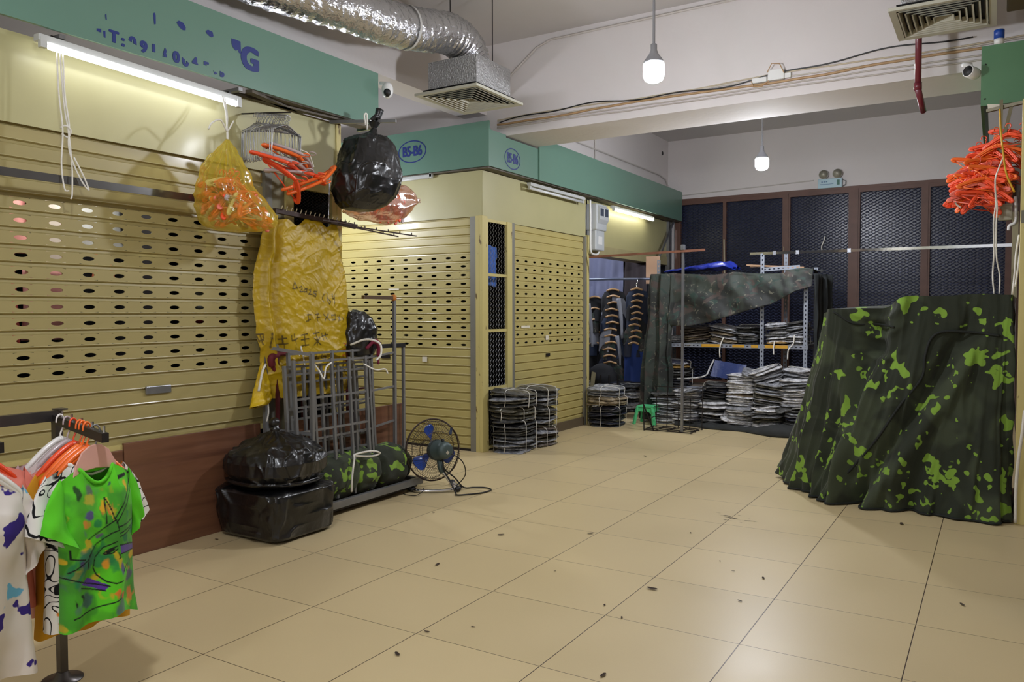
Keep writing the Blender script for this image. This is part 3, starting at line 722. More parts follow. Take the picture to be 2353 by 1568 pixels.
# crumple the foil
def crumple_ring(q):
    i, k = divmod(q, 64); a = 2*pi*k/64; v = Vector(duct.v[q]); c = pp[i]; r = (v-c)
    w = .55*nz(i*.42, cos(a)*2.2, sin(a)*2.2, 1, 3) + .45*nz(i*.75 + 2*sin(a*3), cos(a)*4, sin(a)*4, 1, 9)
    return tuple(c + r*(1 + .085*w))
duct.v = [crumple_ring(q) for q in range(len(duct.v))]
dt = thing('flexible_duct', 'large crinkled silver flexible duct curving down to the left diffuser', 'duct', (-1.04, 2.22, 3.38))
part('duct_skin', duct, FOIL, dt, True)
k = 150
kk = 150
part('clamp_band', MB().tube(pp[kk:kk+3], .163, 32, caps=False), M('pale_tape', rgb(200, 200, 196), .35, metal=.3), dt, True)

# fire pipes
RED = M('red_pipe_paint', rgb(104, 26, 42), .35, var=.08, coat=.3)
rp = thing('fire_pipe', 'dark red pipe hanging at the upper right with an angled elbow', 'pipe', (2.17, 3.2, 2.83))
part('pipe', MB().tube([(2.168, 3.2, 4.0), (2.168, 3.2, 2.97)], .022, 14), RED, rp, True)
part('elbow', MB().tube([(2.168, 3.2, 3.0), (2.168, 3.2, 2.95)], .027, 14), RED, rp, True)
part('spout', MB().tube([(2.168, 3.2, 2.96), (2.185, 3.32, 2.87), (2.19, 3.40, 2.84)], .022, 14), RED, rp, True)
single('fire_pipe', MB().tube([(-2.9, 4.3, 3.0), (-2.9, 4.3, 4.0)], .025, 10), RED, 'red vertical pipe seen above the B5-B6 board, behind the diffuser', 'pipe', smooth_=True)

# cameras
def cctv(c, label, look, dome=True):
    c = Vector(c); t = thing('security_camera', label, 'camera', tuple(c))
    look = Vector(look).normalized()
    rot = look.to_track_quat('Z', 'Y').to_matrix().to_4x4()
    part('mount', MB().tube([c+Vector((-.05,-.03,.05)), c+Vector((0,0,.05)), c+Vector((0,0,.02))], .014, 10), WHITEP, t, True)
    if dome:
        part('body', MB().ell(c, (.044, .044, .062), 24, 16), WHITEP, t, True)
        part('face', MB().ell(c+look*.020-Vector((0,0,.012)), (.030, .030, .036), 16, 12), BLACK, t, True)
    else:
        part('body', MB().lathe([(.0001,-.06),(.035,-.058),(.04,-.04),(.04,.03),(.036,.034)], 24, c, mat=rot), WHITEP, t, True)
        part('face', MB().lathe([(.036,.030),(.034,.036),(.0001,.037)], 24, c, mat=rot), BLACK, t, True)
    return t
cctv((-1.25, 1.43, 3.03), 'white dome camera on the end of the left green board', (.55, -.75, -.35))
cctv((2.50, 3.05, 2.985), 'white round camera on the left edge of the right green board', (-.5, -.8, .12), False)

# emergency light on back wall
el = thing('emergency_light', 'twin-head emergency light above the far windows', 'light', (.67, 8.57, 3.18))
part('box', MB().box(.515, .83, 8.53, 8.6, 3.085, 3.215), M('pale_blue_plastic', rgb(168, 196, 206), .4), el, bevel=.006)
part('label_panel', MB().box(.765, .80, 8.527, 8.53, 3.12, 3.19), M('green_label', rgb(20, 90, 70), .4), el)
lt = MB()
for i in range(3): lt.box(.56+.03*i, .58+.03*i, 8.528, 8.53, 3.165, 3.18)
lt.box(.545, .72, 8.528, 8.53, 3.135, 3.142)
part('lettering', lt, M('faded_blue_print', rgb(90, 120, 150), .5), el)
for x in (.59, .77):
    h = part('lamp_head', MB().lathe([(.0001,.045),(.045,.035),(.062,.0),(.064,-.01)], 24, (x, 8.53, 3.275), axis='y'), WHITEP, el, True)
    hh_ = part('reflector', MB().lathe([(.060,-.009),(.03,.0),(.012,-.004),(.0001,-.006)], 20, (x, 8.520, 3.275), axis='y'), M('lamp_lens', rgb(225, 222, 205), .3), h, True)
    part('stem', MB().tube([(x, 8.55, 3.21), (x, 8.55, 3.24)], .01, 8), WHITEP, el)
part('cable', MB().tube([(.83, 8.56, 3.19), (.875, 8.55, 3.17), (.87, 8.55, 3.12), (.83, 8.56, 3.10)], .005, 6), GREYM, el)
single('wall_hole', MB().lathe([(.0001, 0), (.03, 0), (.03, .004), (.0001, .004)], 16, (-1.698, 8.35, 3.78), axis='x'), BLACK, 'small dark hole high on the left wall near the back corner', 'hole')

# meter box
mt = thing('meter_box', 'pale electric meter box with two windows beside the open stall', 'meter box', (-1.5, 5.62, 2.12))
part('body', MB().box(-1.60, -1.45, 5.51, 5.80, 2.36, 2.68), GREYP, mt, bevel=.015)
part('lower_body', MB().box(-1.60, -1.47, 5.53, 5.78, 2.12, 2.37), GREYP, mt, bevel=.015)
part('front_slope', MB().add([(-1.45,5.53,2.44),(-1.45,5.79,2.44),(-1.42,5.79,2.49),(-1.42,5.53,2.49),(-1.45,5.53,2.66),(-1.45,5.79,2.66),(-1.42,5.79,2.63),(-1.42,5.53,2.63)], [(0,1,2,3),(3,2,6,7),(7,6,5,4),(0,3,7,4),(1,5,6,2)]), GREYP, mt)
for y in (5.55, 5.68): part('window', MB().box(-1.421, -1.417, y, y+.09, 2.53, 2.62), M('meter_glass', rgb(70, 78, 92), .15), mt)
part('cover_plate', MB().box(-1.471, -1.465, 5.60, 5.70, 2.19, 2.29), WHITEP, mt, bevel=.003)
single('conduit', MB().tube(catmull([(-1.52, 5.47, 2.72), (-1.52, 5.48, 2.5), (-1.52, 5.48, 2.2), (-1.52, 5.50, 2.09), (-1.52, 5.60, 2.07), (-1.52, 5.68, 2.08), (-1.52, 5.72, 2.12)], 6), .013, 8), WHITEP, 'white conduit looping beneath the meter box', 'conduit', smooth_=True)

# ------------------------------------------------------------------ things hung on stall A
BARM = M('shiny_rail_steel', rgb(120, 118, 116), .25, metal=.85, var=.15)
single('metal_rail', MB().box(-1.305, -1.295, -2.6, -.12, 2.005, 2.045), BARM, 'flat steel rail hung in front of the left shutter below the header', 'rail')
def string(pts, label, r=.0035, group=None, n=6):
    return single('string', MB().tube(catmull(pts, n), r, 6), STRING, label, 'string', group, True)
string([(-1.31, -1.0, 2.66), (-1.30, -1.0, 2.45), (-1.29, -.99, 2.27), (-1.29, -1.0, 2.1), (-1.285, -.99, 1.98), (-1.28, -.97, 1.97)], 'white string hanging from the left end of the long tube light, leftmost strand', .004)
string([(-1.31, -.985, 2.66), (-1.30, -.975, 2.40), (-1.285, -.965, 2.27), (-1.285, -.95, 2.1), (-1.28, -.955, 1.96), (-1.275, -.965, 1.93)], 'white string hanging from the left end of the long tube light, middle strand', .004)
string([(-1.31, -.97, 2.66), (-1.30, -.97, 2.45), (-1.285, -.96, 2.3), (-1.285, -.965, 2.2), (-1.28, -.95, 2.12), (-1.275, -.91, 2.03), (-1.27, -.875, 1.985), (-1.27, -.90, 2.05), (-1.275, -.945, 2.14)], 'white string hanging from the left end of the long tube light, looped right strand', .004)
string([(-1.30, -.995, 2.28), (-1.28, -.98, 2.29), (-1.28, -.955, 2.27), (-1.30, -.96, 2.24), (-1.30, -.99, 2.25)], 'white knot tying the hanging strings together', .005)

def bag_mesh(prof, depth=.8, folds=14, famp=.10, seed=0, nu=72, nv=56, crumple=.02, ax='y', boxy=0.0, cs=7):
    """prof: list of (c_along, c_depth, z, half_width); lofted with gathers near the top"""
    ts = [i/(len(prof)-1) for i in range(len(prof))]
    def at(t):
        t = clamp(t)*(len(prof)-1); i = min(int(t), len(prof)-2); f = t-i; f = f*f*(3-2*f)*.5 + f*.5
        return [lerp(prof[i][k], prof[i+1][k], f) for k in range(4)]
    def f(u, v):
        c, d, z, w = at(v)
        a = 2*pi*u
        g = (1-v)**1.5
        ca, sa = cos(a), sin(a)
        if boxy:
            e = 1-boxy*.5; ca = math.copysign(abs(ca)**e, ca); sa = math.copysign(abs(sa)**e, sa)
        r = w*(1 + famp*g*sin(folds*a + 3*sin(a*2+seed)) )
        q_ = .06*nz(ca*w, sa*w, z, 5, seed+2)
        cr = (crumple*(fbm(ca*w, sa*w, z, cs, seed, 3) + .6*(abs(nz(ca*w*1.5, sa*w*1.5, z*1.2, cs*1.7, seed+3))-.3)) + crumple*.30*ridge(ca*w+q_, sa*w, z*.45+q_, 9, seed+6) + crumple*.16*ridge(ca*w+q_, sa*w-q_, z*.8, 19, seed+8))*(min(1, w*9))
        p1 = c + (r+cr)*ca; p2 = d + (r+cr)*depth*sa
        return Vector((p2, p1, z + cr*.5)) if ax == 'y' else Vector((p1, p2, z + cr*.5))
    return MB().grid(f, nu, nv, cu=True)

HANG_COL = {'orange': (246, 112, 40), 'redorange': (240, 82, 42), 'pink': (240, 124, 108), 'clear': (206, 190, 190), 'white': (232, 228, 222)}
def hm(k): return M('hanger_plastic_'+k, rgb(*HANG_COL[k]), .32, var=.05, trans=.0 if k != 'clear' else .25, coat=.2)
def hanger_mesh(w=.175, th=.0095, drop=.085, flat=.011):
    mb = MB()
    hook = [(.018*cos(a)+.0, 0, .018*sin(a)-.018) for a in [radians(x) for x in range(-60, 190, 20)]]
    hook = [(p[0]-.0, 0, p[2]) for p in hook][::-1]
    pts = [(-.018, 0, -.022)] + hook + [(.012, 0, -.04), (0, 0, -.055), (0, 0, -.075)]
    mb.tube(catmull(pts, 2), .0035, 6)
    def arm(s):
        return [(0, 0, -.070), (s*.03, 0, -.078), (s*.08, 0, -.098), (s*.135, 0, -.128), (s*w, 0, -.070-drop), (s*(w-.004), 0, -.085-drop), (s*(w-.03), 0, -.080-drop)]
    for s in (-1, 1):
        A = catmull(arm(s), 3)
        for q0, q1 in zip(A[:-1], A[1:]): mb.bar(q0 - (q1-q0)*.1, q1 + (q1-q0)*.1, .024, .013, up=(0,1,0)) if False else None
        mb.tube(A, [th]*len(A), 7); mb.tube([p - Vector((0,0,.010)) for p in A[:14]], [th*.9]*14, 6)
    for s in (-1, 1): mb.tube([(s*.02, 0, -.10), (s*.09, 0, -.128), (s*(w-.03), 0, -.078-drop)], .004, 5)
    mb.tube([(-w+.03, 0, -.080-drop), (w-.03, 0, -.080-drop)], .004, 6)
    return mb
HM = {}
def hanger(loc, rot, colr, label, group, sc=1.0):
    if colr not in HM:
        o = single('plastic_hanger', hanger_mesh(), hm(colr), label, 'hanger', group, True)
        # put origin at the hook top
        off = Vector(o.location); o.data.transform(Matrix.Translation(off)); HM[colr] = o
    else:
        o = HM[colr].copy(); COL.objects.link(o); o['label'] = label; o['group'] = group
    o.location = loc; o.rotation_euler = rot; o.scale = (sc,)*3
    return o

# yellow bag of hangers
YF = film('yellow_film', rgb(252, 236, 84), .22, .16, .22, 9, .05, .6)
prof = [(-.105,-1.16,2.372,.010),(-.110,-1.16,2.33,.045),(-.118,-1.16,2.27,.095),(-.125,-1.15,2.20,.140),(-.115,-1.15,2.12,.180),(-.085,-1.15,2.03,.225),(-.045,-1.15,1.96,.255),(-.03,-1.15,1.91,.255),(-.04,-1.15,1.875,.235),(-.07,-1.15,1.852,.18),(-.09,-1.15,1.842,.09),(-.09,-1.15,1.840,.01)]
yb = thing('plastic_bag', 'see-through yellow bag full of orange hangers tied under the tube light', 'bag', (-1.15, -.1, 1.84))
ybm = bag_mesh(prof, .62, 11, .16, 2.2, crumple=.022, nu=110, nv=90, cs=5)
part('bag_skin', ybm, YF, yb, True)
part('tie_string', MB().tube(catmull([(-1.31, -.015, 2.66), (-1.25, -.04, 2.55), (-1.18, -.09, 2.42), (-1.16, -.105, 2.37)], 8), .006, 6), STRING, yb, True)
part('tie_string', MB().tube(catmull([(-1.17, -.10, 2.42), (-1.15, -.16, 2.47), (-1.15, -.22, 2.44), (-1.14, -.25, 2.40)], 8), .005, 6), STRING, yb, True)
part('tie_string', MB().tube(catmull([(-1.31, -.0, 2.66), (-1.25, -.03, 2.53), (-1.19, -.08, 2.43), (-1.17, -.05, 2.49)], 8), .004, 6), STRING, yb, True)
random.seed(21)
for i in range(60):
    t = random.random(); z = lerp(2.17, 2.005, t**.7); 
    cy = lerp(-.12, -.02, t) + random.uniform(-1, 1)*lerp(.01, .09, t)
    cx = -1.15 + random.uniform(-.05, .05)
    c = random.choice(['orange', 'redorange', 'pink', 'orange', 'pink', 'clear', 'pink', 'white', 'white'])
    # body centre of hanger is 9 cm below the hook
    R = (random.uniform(-.9, .9), random.uniform(-.5, .5), pi/2 + random.uniform(-.5, .5))
    from mathutils import Euler
    e = Euler(R).to_matrix() @ Vector((0, 0, -.10))
    hanger(Vector((cx, cy, z-.06)) - e, R, c, 'plastic hanger packed inside the yellow see-through bag', 'hangers inside the yellow bag', .88)

# wire frame hangers
def wire_hanger():
    mb = MB()
    pts = [(-.022, 0, -.03)] + [(.022*cos(radians(a)), 0, .022*sin(radians(a))-.022) for a in range(180, -50, -25)] + [(.006, 0, -.055), (0, 0, -.075)]
    mb.tube(pts, .003, 5)
    for s in (-1, 1):
        mb.tube(catmull([(0, 0, -.075), (s*.03, 0, -.082), (s*.12, 0, -.125), (s*.135, 0, -.14), (s*.135, 0, -.33), (s*.128, 0, -.345), (s*.118, 0, -.335), (s*.118, 0, -.315)], 3), .003, 5)
    mb.tube([(-.125, 0, -.13), (.125, 0, -.13)], .0018, 5)
    return mb
wh = single('wire_hanger', wire_hanger(), M('bright_wire', rgb(150, 150, 150), .35, metal=.7), 'thin steel wire hanger bunched on the hook above the orange hangers', 'hanger', 'steel wire hangers on the stall header', True)
wh.data.transform(Matrix.Translation(Vector(wh.location)))
random.seed(4)
for i in range(22):
    o = wh if i == 0 else wh.copy()
    if i: COL.objects.link(o)
    o.location = (-1.35 + .0105*i, .27 + .003*i, 2.63 - .0015*i); o.scale = (.86,)*3; o.rotation_euler = (random.uniform(-.05, .05), random.uniform(-.08, .08), radians(52) + (i/21-.5)*1.5 + random.uniform(-.1, .1))
single('hook_rod', MB().tube([(-1.46, .25, 2.632), (-1.10, .33, 2.612)], .005, 8), DARKM, 'short dark rod holding the wire hangers under the left header', 'rod')

# fan of orange and clear hangers
random.seed(8)
fan = [('clear', (.30, 2.36), .25), ('orange', (.24, 2.345), .20), ('clear', (.22, 2.30), .12), ('redorange', (.13, 2.29), .08), ('clear', (.28, 2.25), -.05), ('orange', (.40, 2.235), -.6), ('redorange', (.36, 2.25), .02), ('orange', (.42, 2.22), -.75), ('redorange', (.22, 2.20), .55)]
for k, (c, (y, z), r) in enumerate(fan):
    # hanger lying nearly edge-on: plane horizontal-ish, long axis along y and slanting
    R = Euler((radians(78 + 4*(k % 3)), 0, 0)).to_matrix()
    Rz = Matrix.Rotation(pi/2 + r*.3, 3, 'Z'); Rt = Matrix.Rotation(-r*.9 - .10, 3, 'X')
    Q = Rt @ Rz @ Matrix.Rotation(radians(80+5*(k % 4)), 3, 'X')
    e = Q @ Vector((0, 0, -.11))
    hanger(Vector((-1.14 + .012*(k % 4), y+.15, z)) - e, Q.to_euler(), c, 'loose hanger in the fanned bunch of orange and clear hangers beside the yellow bag', 'fanned hangers above the yellow sack', 1.15)
single('hanging_wire', MB().tube([(-1.38, .95, 2.36), (-1.38, .93, 1.93)], .004, 6), GALV, 'thin upright wire in front of the dark mesh window', 'wire')
single('string', MB().tube(catmull([(-1.05, .36, 2.38), (-1.04, .42, 2.36), (-1.05, .47, 2.29)], 6), .003, 5), STRING, 'white thread over the fanned orange hangers', 'string')

# horizontal bar with black bag
single('square_bar', MB().bar((-1.40, .98, 2.72), (-.925, 1.135, 2.70), .022), GREYM, 'short square steel bar jutting out below the end of the left green board', 'bar')
BLKBAG = M('black_bin_film', rgb(12, 12, 14), .30, var=.1, bump=.42, bs=10, spec=.55, coat=.22)
bb = thing('plastic_bag', 'full black plastic bag knotted on the square bar', 'bag', (-1.08, 1.04, 2.03))
prof = [(1.075,-1.07,2.70,.050),(1.07,-1.07,2.655,.022),(1.06,-1.07,2.625,.04),(1.04,-1.08,2.590,.15),(1.03,-1.08,2.55,.195),(1.03,-1.08,2.45,.22),(1.03,-1.08,2.36,.25),(1.02,-1.08,2.28,.262),(.995,-1.08,2.18,.23),(.95,-1.08,2.11,.18),(.91,-1.08,2.07,.12),(.88,-1.08,2.06,.01)]
part('bag_skin', bag_mesh(prof, .75, 9, .05, 5.1, crumple=.030, nu=200, nv=150, boxy=.5, cs=2.6), BLKBAG, bb, True)
part('knot', MB().tube(catmull([(-1.06,1.03,2.70),(-1.04,1.06,2.735),(-1.06,1.09,2.72),(-1.05,1.11,2.79)], 5), [.014]*10+[.02, .022, .024, .026, .028, .03], 8), BLKBAG, bb, True)
part('tie_string', MB().tube(catmull([(-1.07,.98,2.66),(-1.06,.96,2.72),(-1.06,.985,2.73),(-1.07,1.0,2.63)], 5), .006, 6), STRING, bb, True)

# tinted bag behind the black one
OF = film('tinted_film', rgb(240, 170, 120), .42, .14, .3, 10, .1, .6)
b2 = thing('plastic_bag', 'see-through bag of pink hangers sticking out behind the black bag', 'bag', (-1.3, 1.4, 2.05))
def slab(u, v):
    # a lying bag: long axis along +y, thin
    y = lerp(.93, 1.76, v); w = .02 + .17*sin(pi*min(1, v*1.05))**.6*(.35+.65*v); zc = lerp(2.09, 2.25, v)
    a = 2*pi*u
    cr = .02*fbm(cos(a), sin(a), y*2, 2.2, 9)
    return Vector((-1.22 + (w*.5+cr)*cos(a), y + .02*sin(a), zc + (w+cr)*sin(a) - .02*v))
part('bag_skin', MB().grid(slab, 60, 60, cu=True), OF, b2, True)
random.seed(31)
for i in range(34):
    c = random.choice(['orange', 'pink', 'pink', 'redorange', 'clear'])
    R = Euler((random.uniform(-.5, .5), random.uniform(-.4, .4) + 1.2, pi/2 + random.uniform(-.3, .3)))
    y = random.uniform(1.20, 1.55)
    e = R.to_matrix() @ Vector((0, 0, -.10))
    hanger(Vector((-1.22 + random.uniform(-.03, .03), y, 2.20+random.uniform(-.04, .05))) - e, R, c, 'hanger packed inside the tinted bag behind the black bag', 'hangers inside the tinted bag', .78)

# dark hook rail with prongs
RUST = M('dark_rusty_steel', rgb(62, 48, 44), .5, metal=.4, var=.3, vs=30)
hr = thing('hook_rail', 'dark steel display rail with rows of small prongs above the yellow sack', 'rail', (-1.35, .8, 1.98))
part('rail_bar', MB().bar((-1.36, .42, 2.03), (-1.34, 1.13, 1.995), .03, .03), RUST, hr)
part('rail_bar', MB().bar((-1.38, 1.0, 2.01), (-1.30, 1.13, 1.985), .05, .03), RUST, hr)
for i in range(16):
    y = .46 + i*.042; part('prong', MB().tube([(-1.34, y, 2.04-.04*i/16), (-1.325, y, 2.065-.04*i/16)], .0035, 5), CHROME, hr)
for j, (a, b) in enumerate((((-1.30, .88, 1.99), (-.98, 1.22, 1.905)), ((-1.33, 1.05, 1.99), (-.88, 1.30, 1.91)), ((-1.30, .80, 2.0), (-1.12, .95, 1.97)))):
    a = Vector(a); b = Vector(b)
    arm = thing('pronged_rod', ['dark pronged display arm, the shorter one over the front shutter', 'dark pronged display arm, the longest one pointing right', 'short pronged display arm lying on top of the yellow sack'][j], 'display arm', tuple(a))
    part('arm_rod', MB().bar(a, b, .009), RUST, arm)
    nn = 6 if j < 2 else 4
    for i in range(nn):
        p = a.lerp(b, (i+.7)/nn*.98); part('prong', MB().tube([p, p+Vector((0,0,.018))], .004, 6), RUST, arm)

# the yellow woven sack
def sack_f(u, v):
    # u across (0 left .. 1 right), v from top 0 to bottom 1
    top = 1.97 + .03*u - .03*abs(sin(u*9))*0; bot = .80
    z = lerp(top, bot, v)
    l = [(.37, 0), (.32, .12), (.27, .3), (.255, .45), (.27, .62), (.31, .78), (.36, .9), (.40, 1)]
    r = [(1.01, 0), (1.06, .15), (1.11, .4), (1.145, .7), (1.15, .85), (1.14, 1)]
    def ip(T, v):
        for (a, x), (b, y) in zip(T[:-1], T[1:]):
            if v <= y: return lerp(a, b, smooth((v-x)/(y-x)))
        return T[-1][0]
    y = lerp(ip(l, v), ip(r, v), u)
    belly = .09*sin(pi*clamp(u))**.6*(.35+.65*v)
    edge = .035*math.exp(-((u-.09)/.03)**2) - .03*math.exp(-((u-.17)/.03)**2)
    q1 = nz(y, z, 0, 2.2, 8); wr = .008*ridge(y+q1*.3, z*1.1-y*.4, 0, 3.6, 2) + .003*ridge(y-z*.7+q1*.3, z, 0, 7.5, 5) + .0016*ridge(y+z*.8, z-y*.3+q1*.2, 0, 15, 9) + .004*(abs(nz(y*1.6+z*1.3+q1, z*1.5-y, 0, 4, 2)) - .2) + .0055*(abs(nz(y*1.2-z*1.1, z+q1*.5, 0, 9, 6)) - .2) + .0035*(abs(nz(y+z*.6, z-y*.3, 0, 20, 1))-.2) + .012*fbm(y, z, 0, 2.4, 4)
    wr += .006*sin((y*1.2-z*.9)*26 + 4*nz(y, z, 0, 3))*smooth((v-.6)*2.5)
    x = -1.385 + belly + edge + wr*1.3
    zt = z + (.02*sin(u*13)+.012*sin(u*29))*(1-v)**3
    return Vector((x, y, zt))
NU, NV = 190, 250
sk = MB().grid(sack_f, NU, NV)
ys = thing('woven_sack', 'large crumpled yellow woven sack with handwriting hung on the hook rail', 'sack', (-1.35, .7, .96))
SACK = painted('yellow_sack_weave', .42, .25, 120, .5, 0)
so = part('sack_body', sk, SACK, ys, True)
uu, vv = np.meshgrid(np.linspace(0, 1, NU+1), np.linspace(0, 1, NV+1)); uu = uu.ravel(); vv = vv.ravel()
colr = np.tile(np.array(rgb(176, 146, 14)), (len(uu), 1))
nn_ = np.array([fbm(a*2, b*2.4, 0, 2.0, 3) for a, b in zip(uu, vv)])
colr *= (1 + .14*nn_)[:, None]
def strokes(cols, X, Y, lines, w, col, soft=.4):
    """paint polylines (in X,Y units) into a colour array"""
    d = np.full(len(X), 1e9)
    for ln in lines:
        for (x0, y0), (x1, y1) in zip(ln[:-1], ln[1:]):
            dx, dy = x1-x0, y1-y0; L2 = dx*dx+dy*dy+1e-12
            t = np.clip(((X-x0)*dx+(Y-y0)*dy)/L2, 0, 1)
            d = np.minimum(d, np.hypot(X-x0-t*dx, Y-y0-t*dy))
    k = np.clip((w-d)/(w*soft), 0, 1)[:, None]
    return cols*(1-k) + np.array(col)*k
# handwriting in pixel units of a 900 x 1180 sketch of the sack (x right, y down)
def sk_(pts): return [((x-205)/690, (y-30)/1150) for x, y in pts]
W_ = []
W_ += [sk_(p) for p in ([(445,425),(432,470),(465,465),(448,428)], [(478,462),(495,455),(500,470),(482,490),(508,492)], [(520,478),(515,498),(535,498),(538,478),(520,478)], [(538,478),(540,505)], [(552,488),(568,485),(566,500),(552,515),(578,515)], [(610,495),(592,495),(590,508),(608,512),(604,528),(585,525)],
    [(672,515),(655,540),(665,565)], [(700,505),(695,560),(712,580),(722,560),(702,545)], [(745,505),(738,535),(762,540)], [(765,500),(758,575)],
    [(540,912),(565,905),(560,925),(540,942),(575,940)], [(600,915),(590,940),(615,948),(625,930),(605,928)], [(670,905),(690,925),(680,965),(655,975)])]
W_ += [sk_(p) for p in ([(205,765),(210,810)], [(205,765),(235,765),(230,800),(208,805)], [(222,765),(222,830)], [(262,760),(250,850)], [(275,790),(310,830)], [(305,780),(275,835)], [(330,800),(365,795)], [(345,780),(345,830)], [(325,835),(370,830)], [(350,840),(350,880)], [(400,780),(400,815),(435,800)], [(418,770),(420,835)], [(465,780),(510,772)], [(485,765),(488,850)], [(460,810),(515,805)], [(462,850),(512,845)], [(550,775),(600,768)], [(572,760),(575,850)], [(550,850),(600,800)], [(552,805),(600,852)], [(620,775),(625,820)], [(645,770),(650,815)], [(615,795),(665,785)], [(520,650),(545,648)], [(532,640),(530,690)], [(515,690),(545,680)], [(585,650),(615,645)], [(590,670),(618,665)], [(600,640),(600,690)], [(650,650),(690,690)], [(690,645),(655,690)], [(715,655),(748,650),(745,685),(718,688),(715,655)], [(770,655),(790,690)], [(790,655),(772,695)], [(805,665),(820,690)])]
INK = rgb(78, 62, 20)
colr = strokes(colr, uu, vv, W_, .0050, INK)
colr = strokes(colr, uu, vv, [sk_(p) for p in ([(780,900),(815,890),(820,930),(785,935)], [(800,850),(850,880)], [(868,830),(866,980)], [(795,960),(830,975),(840,930)])], .0035, rgb(170, 50, 20))
paint(so, np.clip(colr, 0, 1))
def tail_f(u, v):
    a = 2*pi*u; P = catmull([(-1.38,.38,1.13),(-1.385,.345,1.04),(-1.38,.325,.96),(-1.38,.32,.88),(-1.36,.29,.80),(-1.34,.25,.765),(-1.32,.21,.765)], 8)
    i = min(int(v*(len(P)-1)), len(P)-2); f = v*(len(P)-1)-i; c = P[i].lerp(P[i+1], f)
    w = [.05, .022, .03, .05, .07, .075, .06, .02]; j = min(int(v*7), 6); r = lerp(w[j], w[j+1], v*7-j)
    r *= 1 + .2*sin(5*a+v*8)*(1-v) + .25*nz(cos(a), sin(a), v*4, 2)
    return c + Vector((.55*r*sin(a), r*cos(a), .25*r*sin(a)*v))
part('gathered_tail', MB().grid(tail_f, 28, 40, cu=True), M('yellow_sack_plain', rgb(206, 172, 22), .42, var=.1, bump=.3, bs=40), ys, True)
part('tie_ribbon', MB().tube(catmull([(-1.36,.335,1.03),(-1.35,.30,.99),(-1.345,.275,.92),(-1.345,.26,.86)], 6), .008, 6), STRING, ys, True)
part('tie_ribbon', MB().tube(catmull([(-1.34,.33,.78),(-1.33,.325,.72),(-1.33,.31,.66)], 6), .005, 6), STRING, ys, True)
